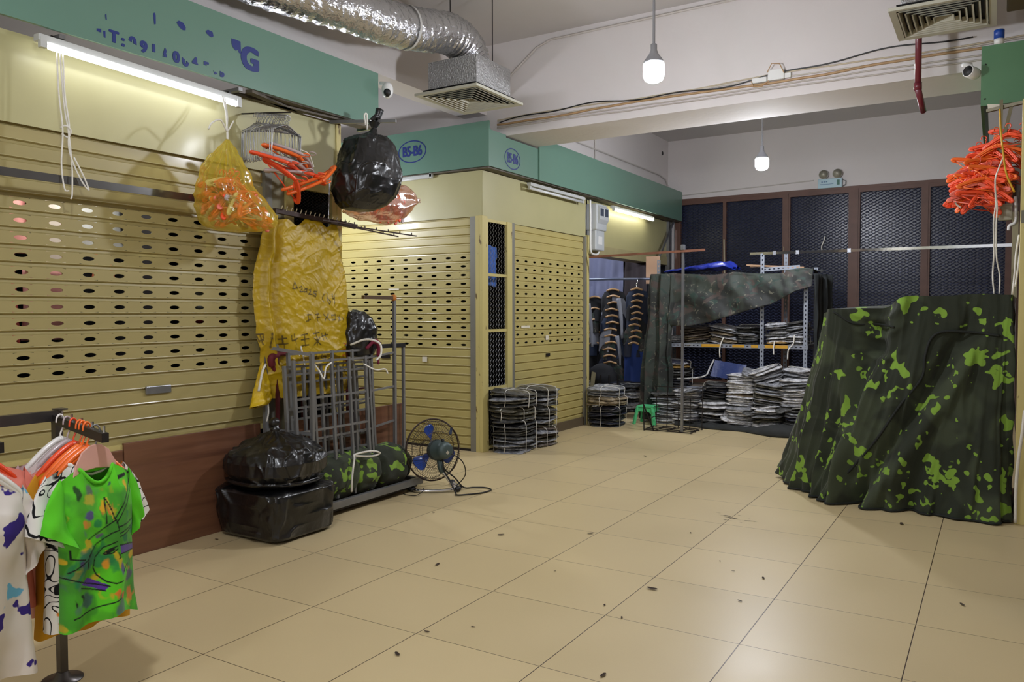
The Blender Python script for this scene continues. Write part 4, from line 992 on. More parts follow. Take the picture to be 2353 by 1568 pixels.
# ------------------------------------------------------------------ camouflage cloths
def camo(name, base, dark, spot, sc=6.0, thr=.60, spot_sc=11.0, rough=.85, mid=None, soft=.012, brown=None, splats=False):
    m = bpy.data.materials.new(name); m.use_nodes = True; N = m.node_tree.nodes; L = m.node_tree.links; b = N['Principled BSDF']
    tc = N.new('ShaderNodeTexCoord')
    def no(s, d, dist=0.0, off=0):
        mp = N.new('ShaderNodeMapping'); mp.inputs['Location'].default_value = (off, off*.7, -off); L.new(tc.outputs['Object'], mp.inputs[0])
        n = N.new('ShaderNodeTexNoise'); n.inputs['Scale'].default_value = s; n.inputs['Detail'].default_value = d; n.inputs['Distortion'].default_value = dist
        L.new(mp.outputs[0], n.inputs['Vector']); return n.outputs['Fac']
    def st(v, t, w=soft):
        r = N.new('ShaderNodeMapRange'); r.inputs['From Min'].default_value = t-w; r.inputs['From Max'].default_value = t+w; L.new(v, r.inputs['Value']); return r.outputs[0]
    def mix(f, a, c):
        x = N.new('ShaderNodeMix'); x.data_type = 'RGBA'; L.new(f, x.inputs[0])
        for i, q in ((6, a), (7, c)):
            if isinstance(q, tuple): x.inputs[i].default_value = (*q, 1)
            else: L.new(q, x.inputs[i])
        return x.outputs[2]
    c = mix(st(no(sc*.6, 2, 1.0, 3), .52, .05), base, dark)
    if brown: c = mix(st(no(sc*.8, 3, 1.5, 9), .58, .03), c, brown)
    if mid: c = mix(st(no(sc*1.3, 3, 2.0, 17), .60), c, mid)
    def splat(scale, off, keep, r0, rag):
        mp = N.new('ShaderNodeMapping'); mp.inputs['Location'].default_value = (off, -off, off*.5); L.new(tc.outputs['Object'], mp.inputs[0])
        wn = N.new('ShaderNodeTexNoise'); wn.inputs['Scale'].default_value = scale*2.1; wn.inputs['Detail'].default_value = 1.0; L.new(mp.outputs[0], wn.inputs['Vector'])
        sv = N.new('ShaderNodeVectorMath'); sv.operation = 'MULTIPLY_ADD'; sv.inputs[1].default_value = (rag/scale,)*3; L.new(wn.outputs['Color'], sv.inputs[0]); L.new(mp.outputs[0], sv.inputs[2])
        vo = N.new('ShaderNodeTexVoronoi'); vo.inputs['Scale'].default_value = scale; L.new(sv.outputs[0], vo.inputs['Vector'])
        sx = N.new('ShaderNodeSeparateColor'); L.new(vo.outputs['Color'], sx.inputs[0])
        kp = N.new('ShaderNodeMath'); kp.operation = 'LESS_THAN'; kp.inputs[1].default_value = keep; L.new(sx.outputs[0], kp.inputs[0])
        rr_ = N.new('ShaderNodeMapRange'); rr_.inputs['From Min'].default_value = r0+.015; rr_.inputs['From Max'].default_value = r0-.015; L.new(vo.outputs['Distance'], rr_.inputs['Value'])
        mm = N.new('ShaderNodeMath'); mm.operation = 'MULTIPLY'; L.new(kp.outputs[0], mm.inputs[0]); L.new(rr_.outputs[0], mm.inputs[1]); return mm.outputs[0]
    if splats:
        c = mix(splat(4.6, 3.1, .55, .34, 1.9), c, spot); c = mix(splat(7.2, 7.7, .40, .27, 2.4), c, spot)
    else: c = mix(st(no(spot_sc, 1.5, 2.6, 1), thr), c, spot)
    L.new(c, b.inputs['Base Color']); b.inputs['Roughness'].default_value = rough; b.inputs['Specular IOR Level'].default_value = .25
    b.inputs['Sheen Weight'].default_value = .12
    n = N.new('ShaderNodeTexNoise'); n.inputs['Scale'].default_value = 160; L.new(tc.outputs['Object'], n.inputs['Vector'])
    bp = N.new('ShaderNodeBump'); bp.inputs['Strength'].default_value = .2; bp.inputs['Distance'].default_value = .004; L.new(n.outputs['Fac'], bp.inputs['Height']); L.new(bp.outputs[0], b.inputs['Normal'])
    MATS[name] = m; return m
CAMO = camo('lime_camouflage', rgb(60, 67, 50), rgb(42, 47, 36), rgb(122, 158, 58), 4.0, .625, 6.5, splats=True)
CAMO2 = camo('woodland_camouflage', rgb(60, 66, 60), rgb(42, 44, 42), rgb(98, 96, 84), 4.0, .67, 9, .6, rgb(46, 62, 56), .02, rgb(72, 62, 58))

# ------------------------------------------------------------------ trolley cage with steel frames
STL = M('grey_painted_steel', rgb(128, 128, 128), .42, metal=.4, var=.12, vs=12)
tr = thing('steel_trolley', 'low steel trolley with a tall front post, carrying a camouflage roll', 'trolley', (-1.2, 1, 0))
part('base_rail', MB().bar((-1.075, .42, .075), (-1.085, 1.60, .075), .035, .05), STL, tr, bevel=.003)
part('base_rail', MB().bar((-1.13, .42, .035), (-1.15, 1.60, .035), .05, .03), DARKM, tr)
part('base_rail', MB().bar((-1.42, .42, .075), (-1.42, 1.55, .075), .035, .05), STL, tr)
part('base_rail', MB().bar((-1.42, .43, .075), (-1.07, .43, .075), .035, .05), STL, tr)
part('base_rail', MB().bar((-1.42, 1.58, .075), (-1.07, 1.58, .075), .035, .05), STL, tr)
part('deck', MB().box(-1.40, -1.09, .45, 1.57, .06, .075), M('deck_board', rgb(60, 48, 40), .7), tr)
part('post', MB().bar((-1.085, .47, .10), (-1.085, .47, 1.10), .024), STL, tr)
part('post', MB().bar((-1.38, .345, .0), (-1.38, .345, 1.15), .026), STL, tr)
part('top_rail', MB().bar((-1.38, .345, 1.14), (-1.085, .47, 1.09), .02), STL, tr)
part('side_rail', MB().bar((-1.37, .35, .60), (-1.085, .47, .575), .02), STL, tr)
part('top_rail', MB().bar((-1.38, .345, 1.145), (-1.33, 1.30, 1.13), .022), STL, tr)
for x in (-1.10, -1.40):
    for y in (.5, 1.5):
        w = part('caster', MB().lathe([(.0001,-.012),(.025,-.012),(.028,0),(.025,.012),(.0001,.012)], 14, (x, y, .028), axis='x'), BLACK, tr, True)
def grid_frame(a, b, z0, z1, nv, hz, label, lean=0.0, mat=STL, th=.02, name='display_grid', grp='steel grid frames on the trolley'):
    a = Vector((*a, 0)); b = Vector((*b, 0))
    t = thing(name, label, 'grid frame', (a.x, a.y, z0), grp)
    nrm = Vector((0,0,1)).cross((b-a)).normalized()*lean
    def P(u, z): return Vector((lerp(a.x,b.x,u), lerp(a.y,b.y,u), z)) + nrm*((z-z0)/(z1-z0))
    for i in range(nv):
        u = i/(nv-1); part('upright', MB().bar(P(u, z0), P(u, z1), th if i in (0, nv-1) else th*.9), mat, t)
    for z in hz: part('crossbar', MB().bar(P(0, z), P(1, z), th*.7), mat, t)
    return t
grid_frame((-1.13, .40), (-1.13, 1.08), .10, 1.055, 5, (.34, .585, .80, 1.04), 'front grey grid frame in the trolley, its top just under the yellow sack', .05)
grid_frame((-1.17, .36), (-1.17, 1.16), .10, 1.02, 6, (.30, .52, .74, .96, 1.01), 'second grid frame from the front on the trolley', .05)
grid_frame((-1.22, .44), (-1.22, 1.24), .10, 1.10, 5, (.40, .66, .90, 1.09), 'third grid frame from the front on the trolley', .05)
grid_frame((-1.27, .50), (-1.27, 1.28), .10, .98, 6, (.26, .48, .70, .97), 'fourth grid frame from the front, darker behind the others', .04, GREYM)
grid_frame((-1.35, .42), (-1.35, 1.30), .10, 1.12, 5, (.5, .8, 1.11), 'rearmost dark red grid frame leaning behind the others', .0, M('dark_red_steel', rgb(74, 22, 26), .5, var=.2))
fr1 = thing('garment_stand', 'tall grey steel frame with an orange taped corner beside the yellow sack', 'frame', (-1.25, 1.49, 0))
part('upright', MB().bar((-1.25, 1.49, .09), (-1.25, 1.49, 1.48), .022), STL, fr1)
part('top_rail', MB().bar((-1.25, 1.14, 1.475), (-1.25, 1.49, 1.475), .026), M('scuffed_brown_steel', rgb(98, 80, 62), .4, metal=.4, var=.2), fr1)
part('side_rail', MB().bar((-1.25, 1.16, 1.03), (-1.25, 1.49, 1.06), .014), STL, fr1)
part('side_rail', MB().bar((-1.25, 1.10, .78), (-1.25, 1.49, .80), .014), STL, fr1)
part('side_rail', MB().bar((-1.25, 1.10, .50), (-1.25, 1.49, .54), .014), STL, fr1)
part('corner_tape', MB().ell((-1.25, 1.485, 1.475), (.022, .028, .026), 12, 8), M('orange_tape', rgb(176, 108, 36), .7, var=.2), fr1, True)
fr2 = thing('garment_stand', 'shorter dark frame standing right of the orange taped one, behind the fan', 'frame', (-1.27, 1.60, 0))
part('upright', MB().bar((-1.27, 1.62, .655), (-1.27, 1.62, 1.12), .02), STL, fr2)
part('upright', MB().bar((-1.27, 1.20, .10), (-1.27, 1.20, 1.12), .02), STL, fr2)
part('lower_leg', MB().bar((-1.27, 1.62, .10), (-1.27, 1.62, .655), .02), STL, fr2)
part('top_rail', MB().bar((-1.27, 1.20, 1.11), (-1.27, 1.63, 1.11), .03), BLACK, fr2)
single('rag', MB().tube(catmull([(-1.24,1.16,1.10),(-1.22,1.22,1.15),(-1.22,1.27,1.13),(-1.225,1.28,1.05),(-1.225,1.275,.98)], 6), [.012]*6+[.020]*7+[.017]*6+[.008]*6, 10), M('magenta_cloth', rgb(116, 22, 52), .8, var=.2), 'magenta rag tied round the top right of the steel frames', 'rag', smooth_=True)
single('rag', MB().tube(catmull([(-1.345,.40,.98),(-1.34,.37,1.02),(-1.335,.36,1.07),(-1.335,.42,1.09),(-1.335,.50,1.09)], 6), [.014]*6+[.024]*12+[.012]*7, 10), M('maroon_cloth', rgb(96, 20, 30), .8, var=.2), 'maroon rag wrapped at the top left of the steel frames', 'rag', smooth_=True)
rib = [([(-1.37,.50,1.15),(-1.355,.53,1.16),(-1.34,.58,1.10),(-1.33,.62,1.04)], 'upper left'), ([(-1.33,.60,1.16),(-1.32,.61,1.10),(-1.31,.62,1.03),(-1.30,.62,.90)], 'long one hanging left'), ([(-1.12,.52,1.03),(-1.10,.55,.98),(-1.08,.57,.93),(-1.09,.60,1.0),(-1.10,.66,1.03)], 'knotted left'), ([(-1.30,1.06,1.13),(-1.20,1.12,1.17),(-1.12,1.17,1.14),(-1.11,1.17,1.06),(-1.12,1.13,1.02)], 'thick top right'), ([(-1.14,1.02,1.0),(-1.10,1.10,.955),(-1.08,1.18,.955),(-1.08,1.21,.92)], 'lower right')]
for p, w in rib:
    single('cloth_tie', MB().tube(catmull(p, 6), .006 if 'thick' not in w else .008, 6), STRING, '%s white cloth tie on the steel frames' % w, 'tie', 'white cloth ties on the frames', True)
# camouflage roll
cr = thing('camouflage_roll', 'rolled camouflage cloth bound with white string lying on the trolley', 'cloth roll', (-1.22, 1.08, .08))
def roll(u, v):
    y = lerp(.46, 1.62, v)
    r = .165*min(1, (v*10+.02)**.5, ((1-v)*6+.01)**.5)
    for c in (.40, .60, .86): r -= .030*math.exp(-((v-c)/.022)**2)
    a = 2*pi*u
    r += .016*fbm(cos(a), sin(a), y*3, 1.6, 3) + .008*sin(6*a+y*12)*abs(nz(y*3, 2))
    return Vector((-1.235 + 1.0*r*cos(a), y + .03*nz(cos(a), sin(a), y*2), .245 + .98*r*sin(a) - .03*v))
part('rolled_cloth', MB().grid(roll, 72, 130, cu=True), CAMO, cr, True)
part('cloth_flap', MB().grid(lambda u, v: Vector((-1.12-.16*u, lerp(.44, 1.0, v), .385+.035*sin(pi*u)+.012*nz(u*4, v*5)-.10*(1-u)**2 - .02*v)), 14, 30), CAMO, cr, True)
part('string', MB().tube(catmull([(-1.06,.80,.14),(-1.045,.79,.24),(-1.06,.83,.36),(-1.08,.86,.385),(-1.04,.98,.395),(-1.03,1.06,.37),(-1.05,1.0,.355),(-1.08,.86,.375)], 8), .007, 6), STRING, cr, True)

# bin bags
def bin_bag(c, hx, hy, z0, z1, label, seed, knot=True, boxy=.8):
    t = thing('bin_bag', label, 'bin bag', (c[0], c[1], z0), 'black bin bags by the plywood')
    H = z1-z0
    def f(u, v):
        a = 2*pi*u; ca, sa = cos(a), sin(a)
        e = 1-boxy*.55
        cx = math.copysign(abs(ca)**e, ca); sy = math.copysign(abs(sa)**e, sa)
        if v < .12: s = lerp(.80, 1, smooth(v/.12)); z = z0 + H*.10*(v/.12)**2
        else:
            w = (v-.12)/.88; z = z0 + H*(.10 + .90*(w if knot else w**.95))
            if knot:
                tb = ((0, .90), (.15, 1.0), (.38, 1.0), (.55, .90), (.72, .66), (.86, .36), (.95, .14), (1.001, .07))
                for (w0, s0), (w1, s1) in zip(tb[:-1], tb[1:]):
                    if w0 <= w <= w1: s = lerp(s0, s1, (w-w0)/(w1-w0))
            else: s = 1 - (max(0, w-.80)/.20)**2.2*.98
            s *= 1 + .03*sin(pi*w)
        g = max(0, v-.5)*2
        s *= 1 + .10*g*sin(15*a + seed + 2*sin(3*a))*(.8 if knot else .1)
        p = Vector((c[0]+hx*s*cx, c[1]+hy*s*sy, z))
        cr = .022*fbm(p.x, p.y, p.z, 4, seed, 2) + .020*(abs(nz(p.x*1.2, p.y*1.2, p.z*.6, 7, seed+4))-.2) + .014*ridge(p.x+.05*nz(p.x,p.y,p.z,6), p.y, p.z*.45, 5.5, seed+8, 4) + .009*ridge(p.x, p.y+.04*nz(p.z,p.y,p.x,7), p.z*.5, 11, seed+9)
        k = min(1, s*2)*(1 if z > z0+.03 else .25)
        return p + Vector((ca, sa, .4))*cr*k
    part('bag_skin', MB().grid(f, 260, 170, cu=True), BLKBAG, t, True)
    if knot:
        kp = MB().tube(catmull([(c[0], c[1], z1-.03), (c[0]+.005, c[1], z1+.01), (c[0]-.01, c[1]+.01, z1+.03), (c[0]+.01, c[1]-.02, z1+.055)], 6), [.03]*6+[.022]*4+[.026]*4+[.032, .034, .03, .02, .01], 12)
        part('knot', kp, BLKBAG, t, True)
    return t
bin_bag((-1.135, .215), .265, .25, 0, .33, 'lower black bin bag standing on the floor against the plywood', 2.3, False, 1.35)
bin_bag((-1.14, .205), .285, .26, .31, .64, 'knotted black bin bag lying on top of another black bin bag', 7.7, True, .35)
bt = thing('bin_bag', 'black plastic bag bulging out behind the right edge of the yellow sack', 'bin bag', (-1.33, 1.2, 1.0))
part('bag_skin', bag_mesh([(1.16,-1.34,1.385,.01),(1.17,-1.34,1.37,.07),(1.19,-1.34,1.32,.11),(1.20,-1.34,1.24,.14),(1.20,-1.34,1.14,.145),(1.2,-1.34,1.05,.12),(1.2,-1.34,1.02,.06),(1.2,-1.34,1.01,.01)], .7, 5, .03, 3, crumple=.02, nu=90, nv=70), BLKBAG, bt, True)

# ------------------------------------------------------------------ fan
fn = thing('electric_fan', 'floor fan with blue blades and wire guard seen from behind', 'fan', (-1.0, 1.62, 0))
FC = Vector((-1.0, 1.64, .31)); AX = Vector((.93, -.36, .10)).normalized()   # rear direction
q = AX.to_track_quat('Z', 'Y').to_matrix()
ex = q @ Vector((1,0,0)); ey = q @ Vector((0,1,0))
WIRE = M('guard_wire', rgb(58, 44, 38), .45, metal=.4)
Rg = .235
def gp(r, a, h): return FC + ex*(r*cos(a)) + ey*(r*sin(a)) + AX*h
for nm, h in (('guard_ring', 0.0),):
    part(nm, MB().tube([gp(Rg, 2*pi*k/64, 0) for k in range(64)], .006, 8, closed=True), WIRE, fn, True)
g = MB()
for k in range(72):
    a = 2*pi*k/72
    g.tube([gp(Rg, a, 0), gp(Rg*.93, a+.03, .045), gp(Rg*.6, a+.10, .075), gp(Rg*.26, a+.16, .08)], .0012, 4, caps=False)
for r, h in ((.93, .045), (.6, .075), (.30, .08)): g.tube([gp(Rg*r, 2*pi*k/48, h) for k in range(48)], .002, 5, closed=True)
part('rear_guard', g, WIRE, fn)
g = MB()
for k in range(72):
    a = 2*pi*k/72
    g.tube([gp(Rg, a, 0), gp(Rg*.93, a-.03, -.045), gp(Rg*.6, a-.10, -.075), gp(Rg*.26, a-.16, -.08)], .0012, 4, caps=False)
for r, h in ((.93, -.045), (.6, -.075), (.30, -.08)): g.tube([gp(Rg*r, 2*pi*k/48, h) for k in range(48)], .002, 5, closed=True)
part('front_guard', g, WIRE, fn)
FB = M('blue_fan_blade', rgb(22, 68, 160), .3, var=.08, coat=.3)
for k, a0 in enumerate((radians(100), radians(215), radians(335))):
    def bl(u, v):
        r = lerp(.045, .195, v); w = lerp(.25, .62, smooth(v*1.3))*(1 if v < .8 else 1-.5*((v-.8)/.2)**2)
        a = a0 + (u-.5)*w*1.1; return gp(r, a, (u-.5)*.05*(1-.3*v))
    b = MB().grid(bl, 12, 14); o = part('blade', b, FB, fn, True)
    s = o.modifiers.new('thickness', 'SOLIDIFY'); s.thickness = .003
part('hub', MB().lathe([(.0001,-.03),(.035,-.028),(.045,.0),(.045,.03)], 24, FC, mat=q.to_4x4()), FB, fn, True)
MOT = M('motor_housing', rgb(74, 88, 88), .45, metal=.3, var=.08)
mo = part('motor', MB().lathe([(.05,.03),(.078,.035),(.080,.06),(.076,.062),(.076,.11),(.070,.115),(.066,.17),(.055,.20),(.03,.205),(.0001,.205)], 32, FC, mat=q.to_4x4()), MOT, fn, True)
part('motor_label', MB().lathe([(.0001,.0),(.016,.0)], 4, FC+AX*.2065-ey*.015, mat=q.to_4x4()), PAPER, mo)
part('knob', MB().tube([FC+AX*.14-ey*.06*0+Vector((0,0,.06)), FC+AX*.14+Vector((0,0,.085))], .012, 10), BLACK, fn, True)
mc = FC + AX*.09
part('neck', MB().tube([mc+Vector((0,0,-.06)), mc+Vector((.01,.0,-.13)), mc+Vector((.03,.0,-.17))], .022, 12), MOT, fn, True)
part('stand_tube', MB().tube(catmull([mc+Vector((.0,-.0,-.12)), mc+Vector((.05,.02,-.20)), (-.83,1.66,.05), (-.80,1.68,.022)], 8), .012, 10), CHROME, fn, True)
for pts in ([(-1.10,1.50,.018),(-1.02,1.50,.016),(-.90,1.58,.016),(-.80,1.68,.02)], [(-.80,1.68,.02),(-.84,1.78,.018),(-.98,1.86,.018)], [(-1.14,1.50,.018),(-1.20,1.62,.018),(-1.16,1.76,.05)]):
    part('base_tube', MB().tube(catmull(pts, 8), .013, 10), CHROME, fn, True)
for p in ((-1.09,1.50,.022), (-.80,1.68,.022), (-.98,1.86,.02)): part('foot', MB().ell(p, (.028,.028,.022), 12, 8), BLACK, fn, True)
part('cage_stay', MB().bar(gp(Rg, radians(190), 0), gp(.07, radians(190), .05), .01, .004), WIRE, fn)
part('cage_stay', MB().bar(gp(Rg, radians(40), 0), gp(Rg*.7, radians(40), .06), .02, .006), M('blue_grey_tab', rgb(40, 54, 80), .5), fn)
CABLE = M('black_rubber', rgb(20, 18, 18), .5)
single('power_cable', MB().tube(catmull([mc+Vector((.04,-.02,-.05)), (-.86,1.60,.16), (-.82,1.62,.08), (-.76,1.60,.012), (-.72,1.56,.008), (-.66,1.62,.008), (-.60,1.72,.008), (-.60,1.84,.008), (-.68,1.88,.008), (-.76,1.84,.008), (-.80,1.76,.02), (-.84,1.70,.10), (-.88,1.62,.18), (-.86,1.58,.26)], 10), .0055, 6), CABLE, 'black power cable looping on the floor beside the fan', 'cable', smooth_=True)
single('power_cable', MB().tube(catmull([(-.86,1.56,.28),(-.80,1.60,.30),(-.74,1.66,.24),(-.74,1.70,.14),(-.80,1.70,.06),(-.84,1.66,.03)], 8), .004, 6), CABLE, 'thin black lead arcing down at the right side of the fan guard', 'cable', smooth_=True)
single('wire_scrap', MB().tube(catmull([(-1.10,1.40,.006),(-1.05,1.38,.006),(-.98,1.40,.006),(-.95,1.44,.03),(-.96,1.47,.05)], 6), .003, 5), CABLE, 'short bent dark wire on the floor in front of the fan feet', 'wire', smooth_=True)
# ------------------------------------------------------------------ clothes rack at the lower left
RACK = M('rack_steel', rgb(92, 88, 86), .3, metal=.7, var=.12, vs=14)
rk = thing('clothes_rack', 'steel clothes rack with a square post and a short pronged arm holding shirts', 'rack', (-.262, -1.61, 0))
part('post', MB().bar((-.262, -1.612, .01), (-.262, -1.612, .985), .028), RACK, rk)
part('base_foot', MB().lathe([(.07,0),(.07,.004),(.03,.010),(.02,.03)], 20, (-.262, -1.612, 0)), RACK, rk, True)
part('top_rail', MB().bar((-.262, -1.60, .985), (-.262, -3.3, .985), .03, .038), RACK, rk)
part('top_cap', MB().bar((-.285, -1.60, 1.007), (-.24, -1.60, 1.007), .035, .005), RACK, rk)
arm = part('display_arm', MB().bar((-.262, -1.622, .975), (.262, -1.748, .962), .022, .03), DARKM, rk)
part('display_arm', MB().bar((-.262, -2.02, .975), (.26, -2.06, .975), .022, .03), DARKM, rk)
for i in range(5):
    t = .18 + .2*i; p = Vector((-.262, -1.622, .975)).lerp(Vector((.262, -1.748, .962)), t)
    part('prong', MB().tube([p, p+Vector((0,0,.038))], .004, 8), CHROME, rk)
for i in range(3):
    p = Vector((-.262, -2.02, .975)).lerp(Vector((.26, -2.06, .975)), .4+.25*i); part('prong', MB().tube([p, p+Vector((0,0,.038))], .004, 8), CHROME, rk)

def shirt(name, label, loc, yaw, mats, sc=1.0, hw=.137, L=.50, sl=(1.0, .55), seed=0, colfn=None, nu=110, nv=110, flare=.0, sleeve_mat=None, fold=1.0):
    """t-shirt hanging from its shoulders. local x across, -y front, z up, origin at the neck"""
    t = thing(name, label, 't-shirt', (0,0,0))
    nk = .056
    def topz(x, front):
        ax = abs(x)
        if ax < nk: return -.006 + (-.050*(1-(ax/nk)**2)**1.15 if front else -.012*(1-(ax/nk)**2))
        return -.006 - .038*((ax-nk)/(hw-nk))
    def body(u, v):
        a = 2*pi*u; front = sin(a) < 0
        x0 = cos(a); w = hw*(1 + .05*v + flare*v*v) * (1 - .03*sin(pi*v))
        xt = hw*.97*x0; x = lerp(xt, w*x0, smooth(min(1, v*5)))
        zt = topz(xt, front)
        # armhole: side is cut in between v 0 .. .22
        z = lerp(zt, -L - .010*cos(a*2) + .012*nz(x*9, seed), v)
        d = .012 + .040*min(1, v*4)**.7 + .012*v
        if abs(x0) > nk/hw: d *= min(1, .12 + v*6)
        y = d*math.copysign(abs(sin(a))**.8, sin(a))
        f_ = fold*(.014*sin(x*46 + seed + 3*v)*smooth(v*1.4) + .010*fbm(x*2, z*1.2, 0, 5, seed))
        f_ += fold*.018*(-abs(x + .02*sin(v*3))*6 + .3)*smooth(v*1.6)*0
        y += f_*(1 if front else .6)
        return Vector((x, y, z))
    mb = MB().grid(body, nu, nv, cu=True)
    o = part('body', mb, mats, t, True)
    for s, wd in ((-1, sl[0]), (1, sl[1])):
        def slv(u, v):
            a = 2*pi*u
            # centre line from armhole to sleeve end
            c0 = Vector((s*(hw-.012), 0, -.085)); c1 = Vector((s*(hw+.022-.018*wd), -.022*wd, -.225))
            c = c0.lerp(c1, v); c.x += s*.012*sin(pi*v)
            hl = lerp(.056, .026+.046*wd, v)         # half height of the sleeve opening
            th = lerp(.010, .018+.014*wd, v)
            ax_ = Vector((s*lerp(.12, .84*min(1, wd+.1), v), 0, lerp(1.0, .50, v))).normalized()
            dirv = ax_
            p = c + dirv*hl*cos(a) + Vector((0, -1, 0))*th*sin(a)
            p += Vector((0,1,0))*fold*(.007*nz(p.x*8, p.z*8, s, 3, seed) + .005*sin(a*5+v*7+seed))*v
            return p
        so_ = part('sleeve', MB().grid(slv, 40, 26, cu=True), sleeve_mat or mats, t, True)
        if colfn:
            P = np.array([v[:] for v in [x.co for x in so_.data.vertices]]); paint(so_, colfn(P[:,0], P[:,2], np.zeros(len(P)), True))
    # neck rib
    rib_ = MB().tube([Vector((nk*cos(2*pi*k/32), .016*sin(2*pi*k/32) - .002, -.006 + (-.050*(sin(2*pi*k/32)**2)**1.15 if sin(2*pi*k/32) < 0 else -.012*sin(2*pi*k/32)**2)-.002)) for k in range(32)], .0062, 6, closed=True)
    ro = part('collar', rib_, mats, t, True)
    if colfn:
        P = np.array([x.co[:] for x in o.data.vertices]); paint(o, colfn(P[:,0], P[:,2], P[:,1], False))
        P = np.array([x.co[:] for x in ro.data.vertices]); paint(ro, colfn(P[:,0]*0, P[:,2]*0+9, P[:,1], True))
    t.location = loc; t.rotation_euler = (0, 0, yaw); t.scale = (sc,)*3
    return t
def cpt(cx, cy):
    px = cx/2.42; py = 920+cy/2.42
    return (-.135+(px-130)*.00148, .366+(1455-py)*.00129-.865)
def green_print(X, Z, Y, plain):
    base = np.tile(np.array(rgb(92, 206, 34)), (len(X), 1)).astype(float)
    if plain: return base
    X0, Z0 = X, Z
    wx_ = np.array([fbm(x, z, 0, 40, 61, 2) for x, z in zip(X, Z)]); wz_ = np.array([fbm(x, z, 5, 40, 67, 2) for x, z in zip(X, Z)])
    X = X0 + .007*wx_; Z = Z0 + .010*wz_
    n1 = np.array([fbm(x, z, 0, 9, 4, 3) for x, z in zip(X, Z)])
    base = base*(1-.25*np.clip(n1+.2, 0, 1)[:, None])
    # dyed ground of the print
    inr = np.clip((-.07 - Z)/.03, 0, 1)*np.clip((.15-np.abs(X))/.02, 0, 1)
    g2 = np.array(rgb(72, 148, 40))
    k = (np.clip(.35+n1*1.2, 0, .75)*inr)[:, None]; base = base*(1-k) + g2*k
    def layer(col, s, seed, thr, amt=.85):
        nonlocal base
        n = np.array([fbm(x, z*.55, 0, s, seed, 3) for x, z in zip(X, Z)])
        k = (np.clip((n-thr)*6, 0, 1)*amt*inr)[:, None]; base = base*(1-k) + np.array(col)*k
    layer(rgb(54, 124, 44), 12, 51, .05, .6); layer(rgb(86, 84, 118), 15, 11, .42, .7); layer(rgb(206, 172, 40), 19, 23, .50, .8); layer(rgb(216, 120, 56), 24, 31, .60, .8); layer(rgb(24, 118, 76), 18, 41, .45, .7)
    def blob(cx, cy, r, col, ry=None):
        nonlocal base
        bx, bz = cpt(cx, cy); r = r/2.42*.0014; ry = r if ry is None else ry/2.42*.0013
        k = np.clip((1-np.hypot((X-bx)/r, (Z-bz)/ry))*3, 0, 1)[:, None]*.9; base = base*(1-k) + np.array(col)*k
    PU = rgb(84, 64, 130)
    for a in ((450,640,28,PU),(470,505,26,rgb(92,98,96),45),(490,698,26,rgb(28,130,70)),(530,612,16,rgb(226,170,30),45),(575,1140,24,rgb(230,120,50)),(612,1160,18,rgb(226,90,60)),(672,505,18,rgb(226,180,40),40),(700,950,44,rgb(206,170,30),26),(530,960,20,rgb(222,150,40),34),(412,505,16,rgb(24,40,24),46),(585,485,10,rgb(60,70,90),18),(740,395,26,rgb(84,56,140),34),(700,390,20,rgb(80,100,70),50),(340,900,14,rgb(226,190,40),26),(460,555,40,rgb(176,170,50),30),(700,790,22,rgb(20,120,70)),(635,820,22,rgb(20,110,60)),(670,1070,46,rgb(80,80,110),40),(430,1140,34,rgb(60,90,90),60),(610,1000,16,rgb(90,80,140),50),(500,770,22,rgb(100,80,120),16),(410,920,16,rgb(70,60,110),20),(372,1145,8,BLK_,26),(408,1120,8,BLK_,26)): blob(*a)
    X, Z = X0, Z0
    def poly(pts, col):
        nonlocal base
        pts = [cpt(*p) for p in pts]; ins_ = np.zeros(len(X), bool); n = len(pts)
        for i in range(n):
            x0, y0 = pts[i]; x1, y1 = pts[(i+1)%n]
            c = ((y0 > Z) != (y1 > Z)) & (X < (x1-x0)*(Z-y0)/(y1-y0+1e-12)+x0); ins_ ^= c
        base[ins_ & (Y < .02)] = np.array(col)
    poly([(600,855),(740,895),(740,925),(603,905)], rgb(92, 74, 140)); poly([(400,1040),(440,1010),(540,1085),(520,1110)], rgb(88, 52, 150)); poly([(545,560),(575,700),(585,700),(560,560)], rgb(200, 180, 50))
    poly([(630,445),(690,437),(692,458),(630,468)], rgb(20, 24, 20)); poly([(708,438),(722,436),(722,450),(708,452)], rgb(20, 24, 20))
    BL = rgb(16, 24, 18)
    Ls = [[(585,690),(650,590),(750,440)], [(590,718),(660,620),(740,480)], [(600,745),(660,738),(738,725)], [(605,785),(650,775),(735,755)], [(605,805),(650,795),(700,775)], [(600,855),(680,870),(742,895)], [(603,908),(680,915),(740,928)],
          [(440,780),(520,735),(590,700),(600,760)], [(440,960),(445,880),(480,820),(560,775),(598,765)], [(470,960),(480,900),(520,850),(585,830)], [(470,960),(490,1010),(530,1060),(570,1080),(612,1078)], [(545,560),(540,640),(538,710)], [(548,560),(570,630),(582,700)], [(340,990),(430,1040),(540,1090)], [(400,1060),(520,1112)], [(350,960),(440,900),(455,870)], [(520,890),(545,868),(585,858)], [(525,895),(560,895),(585,875)], [(590,900),(598,930),(590,935)], [(360,830),(360,880),(420,895)], [(620,1020),(640,990),(655,985),(640,1030)], [(600,1180),(480,1200),(360,1230)]]
    fr_ = Y < .03
    cc = strokes(base, X, Z, [[cpt(*p) for p in l] for l in Ls], .0026, BL)
    cc = strokes(cc, X, Z, [[cpt(540,885), cpt(565,872)]], .006, BL)
    base[fr_] = cc[fr_]
    return np.clip(base, 0, 1)
BLK_ = rgb(18, 30, 18)
SHP = painted('printed_green_jersey')
